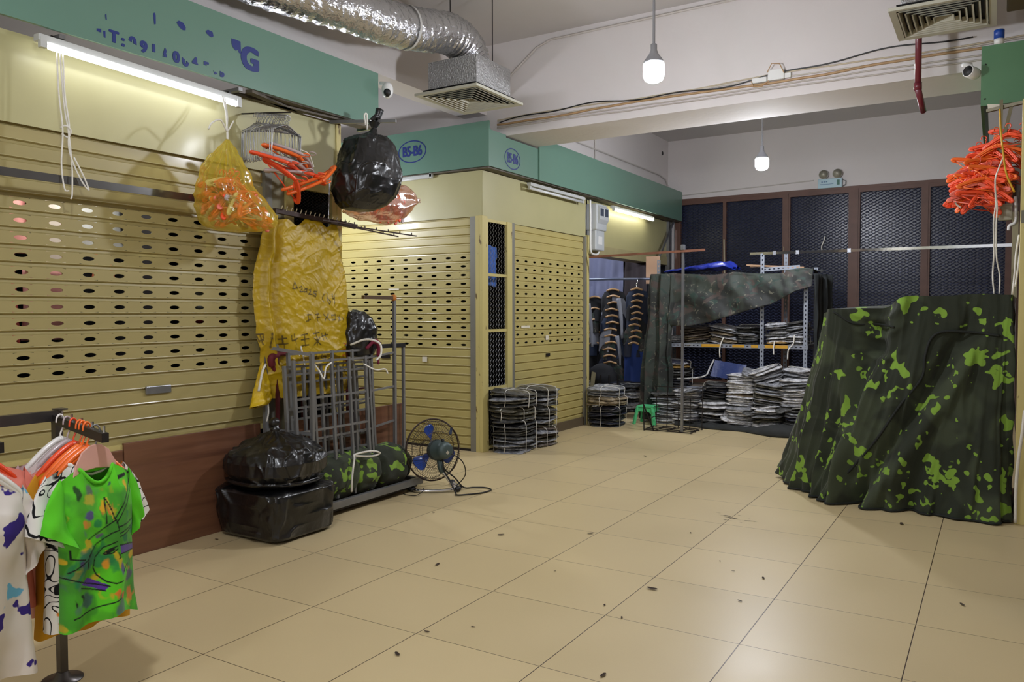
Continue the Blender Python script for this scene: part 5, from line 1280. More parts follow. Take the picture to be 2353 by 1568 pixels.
gs = shirt('t_shirt', 'bright green t-shirt with a splashed face print at the front of the rack', (.20, -1.745, .872), pi/2, SHP, 1.0, .120, .50, (1.1, .30), 1.0, green_print, 260, 220)
part('neck_tape', MB().tube([(-.046,.010,-.016),(-.03,.016,-.028),(0,.018,-.034),(.03,.016,-.028),(.046,.010,-.016)], .005, 6), STRING, gs, True, label='white tape inside the neck')
def doodle(name, base, line, sc, w=.02, extra=None):
    m = bpy.data.materials.new(name); m.use_nodes = True; N = m.node_tree.nodes; L = m.node_tree.links; b = N['Principled BSDF']
    tc = N.new('ShaderNodeTexCoord')
    n = N.new('ShaderNodeTexNoise'); n.inputs['Scale'].default_value = sc; n.inputs['Detail'].default_value = .6; n.inputs['Distortion'].default_value = 1.8; L.new(tc.outputs['Object'], n.inputs['Vector'])
    mul_ = N.new('ShaderNodeMath'); mul_.operation = 'MULTIPLY'; mul_.inputs[1].default_value = 9; L.new(n.outputs['Fac'], mul_.inputs[0])
    fr = N.new('ShaderNodeMath'); fr.operation = 'PINGPONG'; fr.inputs[1].default_value = .5; L.new(mul_.outputs[0], fr.inputs[0])
    st = N.new('ShaderNodeMapRange'); st.inputs['From Min'].default_value = w*3.5; st.inputs['From Max'].default_value = w*5; L.new(fr.outputs[0], st.inputs['Value'])
    mx = N.new('ShaderNodeMix'); mx.data_type = 'RGBA'; mx.inputs[6].default_value = (*line, 1); mx.inputs[7].default_value = (*base, 1); L.new(st.outputs[0], mx.inputs[0])
    out = mx.outputs[2]
    for k, (c, s, t, off) in enumerate(extra or []):
        mp = N.new('ShaderNodeMapping'); mp.inputs['Location'].default_value = (off, off, off); L.new(tc.outputs['Object'], mp.inputs[0])
        n2 = N.new('ShaderNodeTexNoise'); n2.inputs['Scale'].default_value = s; n2.inputs['Detail'].default_value = 3; L.new(mp.outputs[0], n2.inputs['Vector'])
        r = N.new('ShaderNodeMapRange'); r.inputs['From Min'].default_value = t; r.inputs['From Max'].default_value = t+.015; L.new(n2.outputs['Fac'], r.inputs['Value'])
        m2 = N.new('ShaderNodeMix'); m2.data_type = 'RGBA'; L.new(r.outputs[0], m2.inputs[0]); L.new(out, m2.inputs[6]); m2.inputs[7].default_value = (*c, 1); out = m2.outputs[2]
    L.new(out, b.inputs['Base Color']); b.inputs['Roughness'].default_value = .85; b.inputs['Specular IOR Level'].default_value = .25; MATS[name] = m; return m
DOOD = doodle('doodle_print_cloth', rgb(226, 222, 214), rgb(22, 22, 24), 7, .022, [(rgb(232, 140, 60), 9, .66, 3), (rgb(20, 20, 22), 8, .62, 8)])
SPLAT = doodle('splash_print_cloth', rgb(222, 214, 206), rgb(222, 214, 206), 5, .02, [(rgb(110, 180, 216), 9, .60, 2), (rgb(60, 44, 130), 13, .62, 5), (rgb(20, 20, 26), 12, .64, 9)])
BLOT = doodle('blot_print_cloth', rgb(216, 204, 200), rgb(216, 204, 200), 5, .02, [(rgb(190, 40, 90), 8, .68, 4), (rgb(30, 26, 28), 12, .66, 12)])
Y0 = lambda x: -1.745 + .236*(.20-x)
shirt('t_shirt', 'white t-shirt with black doodle lines right behind the green shirt', (.125, Y0(.125)-.005, .880), pi/2+.12, DOOD, 1.10, .134, .47, (1.35, .9), 2.0)
shirt('t_shirt', 'mustard yellow t-shirt third from the front of the rack', (.055, Y0(.055), .872), pi/2-.05, M('mustard_jersey', rgb(206, 152, 26), .85, var=.05), 1.05, .142, .535, (1.0, .5), 3.0)
shirt('t_shirt', 'pale pink t-shirt behind the mustard yellow one', (-.01, Y0(-.01), .872), pi/2-.08, M('pale_pink_jersey', rgb(226, 172, 160), .85, var=.05), 1.03, .14, .49, (1.0, .6), 4.0)
shirt('t_shirt', 'off-white t-shirt with a magenta blot, left of the yellow one', (-.075, Y0(-.075), .880), pi/2+.05, BLOT, 1.05, .145, .47, (1.5, .6), 5.0)
shirt('t_shirt', 'greyish pink t-shirt at the back of the rack arm next to the post', (-.15, Y0(-.15)+.0, .875), pi/2-.02, M('dusty_pink_jersey', rgb(196, 160, 160), .85, var=.06), 1.05, .142, .50, (1.2, .6), 6.0)
shirt('t_shirt', 'white t-shirt with blue and purple splashes at the left edge of the view', (.13, -2.125, .870), pi/2-.05, SPLAT, 1.20, .160, .50, (1.0, .35), 7.0)
shirt('t_shirt', 'coral pink t-shirt behind the splashed white one at the left edge', (.02, -2.03, .900), pi/2, M('coral_jersey', rgb(232, 138, 120), .85, var=.05), 1.12, .145, .42, (1.0, .6), 8.0)
# their hangers
def rack_hanger(x, c, label, y=None, z=1.0, yaw=pi/2):
    h = hanger((x, Y0(x) if y is None else y, z), (0, 0, yaw), c, label, 'hangers on the clothes rack', 1)
    h.scale = (.74, 1.2, 1.22); return h
rack_hanger(.125, 'orange', 'orange hanger of the doodle t-shirt on the rack')
rack_hanger(.085, 'orange', 'orange hanger just behind the clear one on the rack')
rack_hanger(.055, 'orange', 'orange hanger of the mustard t-shirt on the rack')
rack_hanger(-.01, 'redorange', 'deep orange hanger of the pale pink t-shirt')
rack_hanger(-.075, 'clear', 'cloudy hanger of the magenta-blotted t-shirt')
rack_hanger(-.15, 'white', 'white hanger nearest the rack post')
rack_hanger(.13, 'white', 'white hanger of the splashed t-shirt at the left edge', -2.075, 1.0, pi/2-.05)
rack_hanger(.02, 'redorange', 'hanger of the coral t-shirt at the left edge', -2.03, 1.02)
# the clear plate hanger of the green shirt
ph = thing('plate_hanger', 'broad cloudy pink hanger plate holding the green t-shirt', 'hanger', (.20, -1.745, .87))
def pl(a): return [(.008*cos(a)) , 0]
pts = [(-.075,-.035),(-.066,.0),(-.045,.04),(-.02,.058),(0,.062),(.02,.058),(.045,.04),(.066,.0),(.075,-.035),(.04,-.02),(0,-.015),(-.04,-.02)]
pm = MB(); n = len(pts)
pm.add([(.196, -1.745+a, .875+b) for a, b in pts] + [(.204, -1.745+a, .875+b) for a, b in pts], [tuple(range(n)), tuple(range(2*n-1, n-1, -1))] + [(i, n+i, n+(i+1)%n, (i+1)%n) for i in range(n)])
part('plate', pm, M('cloudy_pink_plastic', rgb(222, 170, 158), .35, coat=.2), ph, bevel=.002)
part('hook', MB().tube(catmull([(.20,-1.745,.93),(.205,-1.74,.955),(.21,-1.735,.985),(.205,-1.745,1.0),(.20,-1.76,.99)], 6), .003, 6), GREYM, ph, True)
# ------------------------------------------------------------------ tied bundles of plastic-wrapped garments
def wrapmat(name, col, rough=.3, bs=24):
    m = bpy.data.materials.new(name); m.use_nodes = True; N = m.node_tree.nodes; L = m.node_tree.links; b = N['Principled BSDF']
    tc = N.new('ShaderNodeTexCoord'); mp = N.new('ShaderNodeMapping'); mp.inputs['Scale'].default_value = (1, 1, 2.5); L.new(tc.outputs['Object'], mp.inputs[0])
    n = N.new('ShaderNodeTexNoise'); n.inputs['Scale'].default_value = 26; n.inputs['Detail'].default_value = 4; L.new(mp.outputs[0], n.inputs['Vector'])
    mr = N.new('ShaderNodeMapRange'); mr.inputs['From Min'].default_value = .3; mr.inputs['From Max'].default_value = .7; mr.inputs['To Min'].default_value = .25; mr.inputs['To Max'].default_value = 1.7; L.new(n.outputs['Fac'], mr.inputs['Value'])
    s = N.new('ShaderNodeVectorMath'); s.operation = 'SCALE'; s.inputs[0].default_value = col; L.new(mr.outputs[0], s.inputs['Scale']); L.new(s.outputs[0], b.inputs['Base Color'])
    b.inputs['Roughness'].default_value = .6; b.inputs['Coat Weight'].default_value = 1.0; b.inputs['Coat Roughness'].default_value = rough*.5; b.inputs['Coat IOR'].default_value = 1.7
    n2 = N.new('ShaderNodeTexNoise'); n2.inputs['Scale'].default_value = bs; n2.inputs['Detail'].default_value = 4; n2.inputs['Distortion'].default_value = 1.5; L.new(mp.outputs[0], n2.inputs['Vector'])
    bp = N.new('ShaderNodeBump'); bp.inputs['Strength'].default_value = .9; bp.inputs['Distance'].default_value = .02; L.new(n2.outputs['Fac'], bp.inputs['Height'])
    L.new(bp.outputs[0], b.inputs['Normal']); L.new(bp.outputs[0], b.inputs['Coat Normal'])
    MATS[name] = m; return m
WR = {'charcoal': wrapmat('wrapped_charcoal', rgb(66, 66, 64)), 'olive': wrapmat('wrapped_olive', rgb(80, 76, 60)), 'navy': wrapmat('wrapped_navy', rgb(34, 38, 58)), 'tan': wrapmat('wrapped_tan', rgb(150, 134, 108)),
      'grey': wrapmat('wrapped_grey', rgb(138, 140, 146)), 'silver': wrapmat('wrapped_silver', rgb(212, 212, 216), .2), 'white': wrapmat('wrapped_white', rgb(236, 236, 238), .2), 'black': wrapmat('wrapped_black', rgb(24, 25, 30)), 'mustard': wrapmat('wrapped_mustard', rgb(150, 116, 48)), 'brown': wrapmat('wrapped_brown', rgb(84, 72, 62)), 'red': wrapmat('wrapped_red', rgb(120, 54, 50))}
def pack_mesh(seed, L=.36, W=.28, T=.03, n=22):
    """one folded garment in a plastic sleeve, about its own centre"""
    mb = MB()
    def f(u, v):
        a = 2*pi*u; ca, sa = cos(a), sin(a); e = .42
        x = math.copysign(abs(ca)**e, ca); y = math.copysign(abs(sa)**e, sa)
        ph = (v-.5)*pi; r = cos(ph)**.38 if abs(v-.5) < .4999 else 0
        z = sin(ph)
        px = x*r*W/2; py = y*r*L/2
        edge = max(abs(x*r), abs(y*r))
        jj = .010*nz(px, py, 0, 14, seed)*edge
        px += jj + .010*nz(py*1.0, z, 0, 22, seed+2)*edge; py += .010*nz(px, z, 0, 18, seed+5)*edge
        zz = z*T/2*(1-.25*edge**4) + .011*nz(px, py, 0, 7, seed+1) + .007*nz(px, py, z, 20, seed+8) - .012*edge**3*(.5+.5*nz(px, py, 0, 5, seed+3))
        return Vector((px, py, zz))
    mb.grid(f, n*2, 10, cu=True); return mb
PACKS = {}
def pack_data(k, col):
    key = (k, col)
    if key not in PACKS:
        mb = pack_mesh(k*13.7)
        me = bpy.data.meshes.new('folded_garment'); me.from_pydata([tuple(v) for v in mb.v], [], mb.f); me.update()
        me.polygons.foreach_set('use_smooth', [True]*len(me.polygons)); me.materials.append(WR[col]); PACKS[key] = me
    return PACKS[key]
BUN = random.Random(77)
def bundle(loc, n, cols, label, group, yaw=0.0, tilt=(0, 0), L=.36, W=.28, T=.028, strings=2, sag=.0, h=None, name='garment_bundle'):
    """n wrapped garments bound together with string; loc = centre of its underside"""
    t = thing(name, label, 'garment bundle', loc, group)
    t.rotation_euler = (tilt[0], tilt[1], yaw)
    ORG[t.name] = Vector((0,0,0))
    for i in range(n):
        me = pack_data(BUN.randrange(4), BUN.choice(cols)); o = bpy.data.objects.new('folded_garment', me); COL.objects.link(o); o.parent = t
        o.location = (BUN.uniform(-.018, .018), BUN.uniform(-.02, .02), T*(i+.5)); o.rotation_euler = (BUN.uniform(-.06, .06), BUN.uniform(-.07, .07), BUN.uniform(-.14, .14) + (pi if BUN.random() < .5 else 0))
        o.scale = (W/.28*BUN.uniform(.94, 1.06), L/.36*BUN.uniform(.94, 1.06), T/.028*1.15)
    H = n*T
    xs = [-.0] if strings == 1 else [-.24*L, .22*L]
    for y in xs:
        w = W/2 + .008; y += BUN.uniform(-.02, .02)
        pts = [(-w, y, .0), (-w-.004, y+.004, H*.5), (-w+.01, y, H), (0, y+.006, H+.010), (w-.01, y-.004, H), (w+.004, y, H*.5), (w, y+.003, 0)]
        part('string', MB().tube(catmull(pts, 3), .0032, 5), STRING, t, True)
    if strings == 2:
        pts = [(0, -L/2-.006, 0), (.01, -L/2-.008, H*.5), (.0, -L/2+.01, H), (.004, 0, H+.014), (0, L/2-.01, H), (0, L/2+.006, H*.5)]
        part('string', MB().tube(catmull(pts, 3), .0032, 5), STRING, t, True)
    return t
g1 = 'tied bundles stacked by the corner post'
bundle((-1.37, 3.47, .0), 12, ['charcoal', 'charcoal', 'grey', 'black'], 'tall bottom bundle of the front stack by the B5-B6 corner', None, 0.05, (0, 0), .42, .34, .026)
bundle((-1.385, 3.465, .315), 4, ['olive', 'charcoal', 'olive'], 'middle bundle of the front stack by the B5-B6 corner', None, -.06, (.02, .0), .42, .36, .032)
bundle((-1.375, 3.46, .445), 5, ['olive', 'charcoal', 'charcoal', 'grey'], 'top bundle of the front stack by the B5-B6 corner', None, .10, (-.03, .02), .42, .38, .031)
bundle((-1.36, 3.90, .0), 6, ['grey', 'olive', 'brown'], 'bottom bundle of the rear stack by the B5-B6 corner', None, -.1, (0, 0), .38, .34, .032)
bundle((-1.37, 3.90, .195), 7, ['charcoal', 'grey', 'olive'], 'middle bundle of the rear stack by the B5-B6 corner', None, .05, (0, 0), .38, .34, .030)
bundle((-1.37, 3.90, .41), 6, ['charcoal', 'grey', 'charcoal'], 'top bundle of the rear stack by the B5-B6 corner', None, -.08, (0, .03), .38, .36, .032)
bundle((-1.34, 5.58, .0), 8, ['navy', 'charcoal', 'navy', 'black'], 'dark bottom bundle in the stack at the stall entrance', None, .05, (0, 0), .42, .38, .030)
bundle((-1.34, 5.58, .245), 3, ['tan', 'tan', 'olive'], 'tan middle bundle in the stack at the stall entrance', None, -.05, (0, 0), .42, .40, .036)
bundle((-1.35, 5.58, .355), 4, ['charcoal', 'grey'], 'grey top bundle in the stack at the stall entrance', None, .08, (0, 0), .40, .38, .028)
# white stock inside the open stall
for i in range(3):
    bundle((-1.95 + .04*i, 6.75 + .40*i, .0), 9 - i, ['silver', 'white', 'grey'], ['pale stack of wrapped garments nearest in the open stall', 'pale stack of wrapped garments in the middle of the open stall', 'pale stack of wrapped garments furthest in the open stall'][i], None, .1*i, (0, 0), .36, .42, .045, 1)
bundle((-1.62, 7.05, 0), 8, ['silver', 'white', 'black'], 'pale stack at the mouth of the open stall beside the green stool', None, .1, (0, 0), .40, .26, .045, 1)

# ------------------------------------------------------------------ the shelf rack under its camouflage sheet
def slotted(mb, a, b, w, ax1, ax2):
    """L-section slotted angle from a to b"""
    a = Vector(a); b = Vector(b); u = Vector(ax1)*w; v = Vector(ax2)*w; th = .003
    d = b-a; Ln = d.length; n = max(1, int(Ln/.05)); dn = d/n
    for w_ in (u, v):
        wn = w_.normalized()
        for i in range(n):
            p = a + dn*i; s0 = w_.length*.36; s1 = w_.length*.64; zz = dn*.28
            o = (u if w_ is v else v).normalized()*th
            q = [p, p+wn*w_.length, p+dn+wn*w_.length, p+dn]
            iq = [p+wn*s0+zz, p+wn*s1+zz, p+dn+wn*s1-zz, p+dn+wn*s0-zz]
            mb.add(q+iq, [(k, (k+1)%4, 4+(k+1)%4, 4+k) for k in range(4)])
    return mb
SLOT = M('slotted_angle_paint', rgb(142, 148, 160), .45, metal=.2, var=.05)
SX0, SX1, SXM = -.98, .83, .30
SY0, SY1 = 6.28, 6.86
sh = thing('storage_shelf', 'slotted angle shelf rack loaded with wrapped garments under a camouflage sheet', 'shelf', (0, 6.5, 0))
for x, y, zt in ((SX0, SY0, 2.02), (.79, SY0, 1.86), (SXM, SY0, 2.05), (SX0, SY1, 1.9), (.79, SY1, 1.9), (SXM+.14, SY1, 2.1)):
    part('upright', slotted(MB(), (x, y, 0), (x, y, zt), .045, (1,0,0), (0,1,0)), SLOT, sh)
for z in (.98, 1.80, .45):
    part('shelf_beam', slotted(MB(), (SX0, SY0-.004, z), (.84, SY0-.004, z), .045, (0,0,-1), (0,1,0)), SLOT, sh)
    part('shelf_beam', slotted(MB(), (SX0, SY0, z), (SX0, SY1, z), .045, (0,0,-1), (1,0,0)), SLOT, sh)
    part('shelf_beam', slotted(MB(), (.83, SY0, z), (.83, SY1, z), .045, (0,0,-1), (-1,0,0)), SLOT, sh)
    part('shelf_board', MB().box(SX0+.01, .82, SY0+.01, SY1, z-.022, z-.004), M('shelf_board', rgb(120, 110, 98), .7), sh)
part('top_beam', slotted(MB(), (SXM+.02, SY0+.02, 1.84), (.74, SY0+.02, 1.86), .045, (0,0,1), (0,1,0)), SLOT, sh)
YT = M('yellow_tape', rgb(200, 150, 40), .5, var=.15)
for a, b in ((-.40, -.16), (-.02, .12), (.20, .28), (.36, .50), (.50, .62)):
    part('tape_strip', MB().box(a, b, SY0-.010, SY0-.006, .943, .977), YT, sh)
# bundles on the shelf and on the floor
rb = random.Random(12)
def B(x, y, z, n, cols, label, yaw=0., tilt=(0,0), L=.36, W=.30, T=.028, st=1, grp=None): return bundle((x, y, z), n, cols, label, grp, yaw, tilt, L, W, T, st)
B(-.84, 6.50, .98, 3, ['silver', 'grey'], 'thin pale bundle at the left end of the shelf', .1, (0, 0), .4, .24)
B(-.52, 6.50, .98, 8, ['brown', 'olive', 'brown', 'tan'], 'brownish bundle on the shelf behind the upright pole', .25, (.05, -.10), .42, .36, .026)
B(-.16, 6.50, .98, 9, ['grey', 'silver', 'tan', 'grey'], 'pale slumping bundle in the middle of the shelf', -.15, (0, .16), .42, .36, .024)
B(.13, 6.50, .98, 8, ['charcoal', 'grey', 'charcoal'], 'dark grey bundle just left of the middle shelf post', .1, (0, 0), .42, .26, .028)
B(.48, 6.48, .98, 3, ['mustard', 'silver'], 'mustard and pale bundle low on the right part of the shelf', 0, (0, 0), .42, .26, .030)
B(.47, 6.50, 1.075, 6, ['grey', 'silver', 'charcoal'], 'grey bundle stacked on the mustard one on the shelf', .1, (0, 0), .42, .28, .026)
B(.71, 6.48, .98, 4, ['red', 'silver', 'grey'], 'bundle with a red garment at the right end of the shelf', 0, (0, 0), .42, .22, .028)
B(.70, 6.50, 1.10, 6, ['grey', 'silver', 'charcoal'], 'grey tilted bundle on top at the right end of the shelf', -.1, (0, -.12), .42, .24, .024)
rows = [
 (-.80, 6.18, 0, 13, ['grey', 'silver', 'grey', 'silver', 'charcoal'], 'pale floor bundle at the left foot of the shelf'),
 (-.50, 6.16, 0, 14, ['grey', 'silver', 'silver'], 'floor bundle with a hanging string, second from the left of the shelf'),
 (-.17, 6.14, 0, 10, ['grey', 'silver', 'black'], 'lower dark floor bundle, third from the left of the shelf'),
 (.16, 6.10, 0, 9, ['grey', 'silver', 'silver'], 'lower floor bundle below the pale pile in the middle'),
 (.50, 6.02, 0, 10, ['olive', 'grey', 'silver'], 'lower floor bundle in front of the middle shelf post'),
 (.82, 6.02, 0, 9, ['grey', 'navy', 'charcoal'], 'lower floor bundle nearest the camouflage cover'),
]
for x, y, z, n, c, l in rows: B(x, y, z, n, c, l, rb.uniform(-.1, .1), (rb.uniform(-.03, .03), rb.uniform(-.06, .06)), .40, .34, .030)
B(-.74, 6.40, .45, 8, ['navy', 'black', 'charcoal'], 'dark blue bundle piled at the back left under the shelf', .1, (0, 0), .4, .34, .028)
B(-.76, 6.40, .68, 3, ['mustard', 'navy', 'silver'], 'mustard and blue bundle on top at the back left under the shelf', .2, (0, .05), .4, .32, .028)
B(-.17, 6.20, .31, 8, ['black', 'charcoal', 'navy'], 'black bundle stacked third from the left of the shelf', .1, (0, .05), .38, .32, .026)
B(.14, 6.16, .27, 13, ['silver', 'white', 'tan', 'silver'], 'tallest pale bundle stacked in the middle of the pile', .0, (0, .02), .38, .34, .029)
B(.47, 6.06, .30, 9, ['grey', 'silver', 'charcoal', 'olive', 'grey'], 'grey-green bundle stacked before the middle shelf post', .2, (0, .16), .42, .36, .028)
B(.44, 6.14, .56, 6, ['grey', 'silver', 'silver'], 'spread dark bundle at the top of the pile beside the middle post', .3, (0, -.30), .42, .34, .028)
B(.80, 6.05, .28, 12, ['grey', 'silver', 'silver'], 'tall grey bundle at the right end of the pile', -.1, (0, -.06), .40, .34, .028)
B(.76, 6.20, .62, 4, ['silver', 'grey'], 'small pale bundle with tangled string on top at the right end', -.4, (0, .1), .36, .28, .026)
rq = random.Random(41)
for i, (x, y, z) in enumerate(((-.40, 6.04, .44), (.05, 6.02, .16), (.30, 5.98, .24), (.28, 6.08, .66), (.62, 6.0, .58), (.90, 5.98, .50), (.66, 5.92, .30))):
    o = bpy.data.objects.new('wrapped_garment', pack_data(i % 4, ['grey', 'silver', 'charcoal', 'grey'][i % 4])); COL.objects.link(o)
    o.location = (x, y, z); o.rotation_euler = (rq.uniform(.05, .45), rq.uniform(-.4, .4), rq.uniform(-.8, .8)); o.scale = (.9, .8, .8)
    o['label'] = 'loose plastic-wrapped garment slipping down the front of the pile under the shelf'; o['category'] = 'garment'; o['group'] = 'loose garments slipping off the pile'
sheets = thing('blue_folder', 'blue plastic-wrapped garment standing tilted on the pile under the shelf', 'garment', (-.15, 6.2, .6))
part('cloth_panel', MB().grid(lambda u, v: Vector((lerp(-.24, .14, u)+.04*v, 6.12+.05*v+.01*sin(u*6), .60+.19*v-.05*u)), 12, 8), M('wrapped_blue', rgb(40, 58, 112), .35, coat=.7, bump=.3, bs=20), sheets, True)
part('plastic_edge', MB().tube(catmull([(-.62, 6.02, .56), (-.42, 6.0, .575), (-.27, 6.03, .61), (-.24, 6.10, .70), (-.20, 6.14, .80)], 6), .010, 6), MATS['wrapped_silver'], sheets, True)
# dangling ribbons
for p, l in (([(-.12, 6.24, 1.06), (-.15, 6.23, .98), (-.16, 6.22, .90), (-.155, 6.22, .82)], 'pale ribbon hanging from the middle of the shelf'), ([(.48, 6.24, 1.03), (.47, 6.23, .95), (.475, 6.22, .87)], 'yellowish ribbon hanging right of the middle shelf post'), ([(.70, 6.24, 1.10), (.69, 6.23, 1.0), (.64, 6.22, .93), (.63, 6.22, .82)], 'pale ribbon hanging near the right end of the shelf'), ([(-.80, 6.24, 1.02), (-.79, 6.23, .93), (-.78, 6.22, .86)], 'pale ribbon hanging at the left end of the shelf')):
    single('ribbon', MB().tube(catmull(p, 6), .008, 5), STRING, l, 'ribbon', 'ribbons dangling from the shelf', True)

# camouflage sheet over the rack: thick cloth surface following the rack
def sheet_top(u, v):
    # u 0..1 along x from -1.0 to .86 ; v 0 front edge (hanging hem) .. 1 back
    x = lerp(-.97, .90, u)
    low = [(-.97, 1.18), (-.85, 1.20), (-.55, 1.19), (-.25, 1.25), (.10, 1.36), (.45, 1.46), (.72, 1.60), (.90, 1.66)]
    zl = low[-1][1]
    for (a, za), (b, zb) in zip(low[:-1], low[1:]):
        if x <= b: zl = lerp(za, zb, clamp((x-a)/(b-a))); break
    zt = 1.83 - .03*abs(sin(x*4)) + .03*(x > .6)
    if v < .6:
        t = v/.6; z = lerp(zl, zt, t)
        y = SY0 - .05 - .07*(1-t)*1 + .035*sin((x*1.2 + z*1.6)*9 + 2*nz(x*2, z*2)) *(1-t*.7) + .03*fbm(x, z, 0, 4, 3)
        x += .02*nz(x*3, z*3, 7)
    else:
        t = (v-.6)/.4; y = lerp(SY0-.05, SY1+.05, t); z = zt + .015 - .03*sin(pi*t) + .02*nz(x*3, y*3)
    return Vector((x, y, z))
cs = thing('camouflage_sheet', 'dark woodland camouflage sheet draped over the shelf rack', 'sheet', (0, 6.4, 0))
o = part('cloth_panel', MB().grid(sheet_top, 120, 60), CAMO2, cs, True)
def curtain(u, v):
    # hangs at the left end, wraps round the corner, spreads to the floor
    z = lerp(1.84, .04, v)
    P = catmull([(-.72, 6.23, 0), (-.84, 6.17, 0), (-.97, 6.16, 0), (-1.03, 6.25, 0), (-1.02, 6.45, 0), (-1.0, 6.7, 0)], 12)
    i = min(int(u*(len(P)-1)), len(P)-2); f = u*(len(P)-1)-i; p = P[i].lerp(P[i+1], f)
    sp = smooth(v)
    p = Vector((p.x - .08*sp*(.4+u) + (.0 if u > .3 else .04*sp), p.y - .10*sp*(1-u*.6), z))
    fo = (.035+.04*v)*sin(u*34 + 2*nz(u*3, v*2) + v*1.5) + .03*fbm(u*3, v*2.5, 0, 1.5, 2)
    return p + Vector((-.6, -.8, 0))*fo
part('hanging_side', MB().grid(curtain, 110, 80), CAMO2, cs, True)
def curtR(u, v):
    z = lerp(1.80, .5, v); x = .90 + .10*u + .03*v; y = 6.25 + .5*u
    return Vector((x + .03*sin(u*22+v*3) + .02*nz(u*4, v*4), y - .05*v + .02*sin(u*17), z))
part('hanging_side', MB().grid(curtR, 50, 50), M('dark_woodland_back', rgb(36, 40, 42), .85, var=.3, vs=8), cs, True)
def foot(u, v):
    x = lerp(-.62, 1.05, u); a = pi*v
    r = .055 + .03*fbm(x, 1, 0, 3, 5) + .05*smooth((x-.35)*3)
    y = lerp(5.98, 5.72, smooth(u)) + .03*sin(x*9)
    return Vector((x, y - r*1.5*cos(a), max(.004, r*1.3*sin(a) + .012*nz(x*9, v*5)*sin(a)) + .0))
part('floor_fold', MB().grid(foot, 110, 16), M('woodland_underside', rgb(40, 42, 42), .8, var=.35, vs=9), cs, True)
for ch in list(cs.children):
    s = ch.modifiers.new('thickness', 'SOLIDIFY'); s.thickness = .004

# blue tarp folded on top
def tarp(u, v):
    a = 2*pi*u; x = lerp(-.88, -.02, v)
    w = .20*min(1, sin(pi*clamp(v*.96+.03))**.35); h = .012 + .040*smooth(v*1.1)*min(1, (1-v)*9)
    z = 1.86 + h + h*.9*sin(a) + .010*sin(5*a+v*9) + .012*ridge(cos(a)*.3, v*.8, 0, 7, 2) + .02*v
    return Vector((x + .03*cos(a), 6.42 + w*cos(a) + .01*nz(v*7, u*4), z + .012*nz(u*6, v*8, 2)))
bt_ = thing('blue_tarpaulin', 'folded bright blue tarpaulin lying on top of the camouflage sheet', 'tarpaulin', (-.45, 6.42, 1.86))
part('folded_tarp', MB().grid(tarp, 60, 60, cu=True), M('blue_tarp', rgb(24, 44, 150), .35, var=.15, coat=.3, bump=.4, bs=14), bt_, True)
single('wooden_stick', MB().bar((.10, 6.44, 1.93), (.78, 6.35, 1.875), .03, .018), M('pale_wood', rgb(176, 140, 108), .7, var=.1), 'pale wooden stick lying on top of the shelf rack', 'stick')
single('wooden_stick', MB().bar((.12, 6.52, 1.915), (.60, 6.48, 1.905), .035, .012), MATS['pale_wood'], 'short flat wooden strip behind the long stick on the rack', 'stick')

# poles and rails
pb = thing('display_pole', 'galvanised upright pole in a wire grid base with a rusty cross rod', 'pole', (-.34, 5.416, 0))
part('pole', MB().bar((-.341, 5.416, .0), (-.339, 5.416, 2.09), .026), GALV, pb)
part('clamp', MB().box(-.362, -.318, 5.39, 5.44, 2.06, 2.12), GALV, pb, bevel=.004)
part('cross_rod', MB().bar((-1.52, 5.45, 2.03), (-.085, 5.395, 2.052), .020, .026), M('rusty_rod', rgb(132, 88, 70), .5, metal=.2, var=.2, vs=10), pb)
BAR = M('dark_wire_rack', rgb(36, 30, 30), .5, metal=.3)
gb = thing('wire_grid', 'dark wire grid standing on the floor around the foot of the pole', 'grid', (-.5, 5.5, 0))
for i in range(5):
    x = -.775 + i*.137
    part('floor_bar', MB().bar((x, 5.36, .012), (x - .02, 5.73, .012), .010), BAR, gb)
for i in range(4):
    y = 5.36 + i*.122; part('floor_bar', MB().bar((-.775, y, .012), (-.20, y, .012), .010), BAR, gb)
for x, zt in ((-.775, .36), (-.64, .52), (-.50, .52), (-.36, .36), (-.215, .50)):
    part('back_bar', MB().bar((x, 5.74, .0), (x, 5.76, zt), .008), BAR, gb)
for z in (.12, .24, .36, .48): part('back_bar', MB().bar((-.80, 5.745, z), (-.215, 5.745, z), .008), BAR, gb)
part('side_bar', MB().bar((-.775, 5.36, .0), (-.80, 5.40, .44), .010), BAR, gb)
part('side_bar', MB().bar((-.80, 5.40, .30), (-.66, 5.37, .0), .012), BAR, gb)
part('side_bar', MB().bar((-.775, 5.36, .10), (-.80, 5.74, .12), .008), BAR, gb)
single('paper_strip', MB().add([(-.93, 5.66, .004), (-.70, 5.80, .004), (-.69, 5.83, .004), (-.94, 5.69, .004)], [(0,1,2,3)]), PAPER, 'white paper strip on the floor beside the wire grid', 'paper', solid=.003)

cr_ = thing('chrome_rail', 'long chrome rail running across in front of the back windows', 'rail', (1.5, 6.0, 2.0))
part('rail', MB().bar((.17, 6.32, 2.055), (2.84, 5.85, 2.005), .024, .03), CHROME, cr_)
for t in (.11, .21, .42): 
    p = Vector((.17, 6.32, 2.055)).lerp(Vector((2.84, 5.85, 2.005)), t); part('rail_bracket', MB().bar(p-Vector((0,0,.022)), p+Vector((0,0,.022)), .035), GALV, cr_)
p = Vector((.17, 6.32, 2.055)).lerp(Vector((2.84, 5.85, 2.005)), .15); part('hook', MB().tube([p, p+Vector((0,0,.07))], .004, 6), CHROME, cr_)
single('wire_scrap', MB().tube(catmull([(.58, 8.56, 2.20), (.57, 8.557, 2.28), (.60, 8.557, 2.36), (.61, 8.565, 2.42)], 5), .009, 6), STRING, 'short white string hanging in front of the middle window', 'string', smooth_=True)
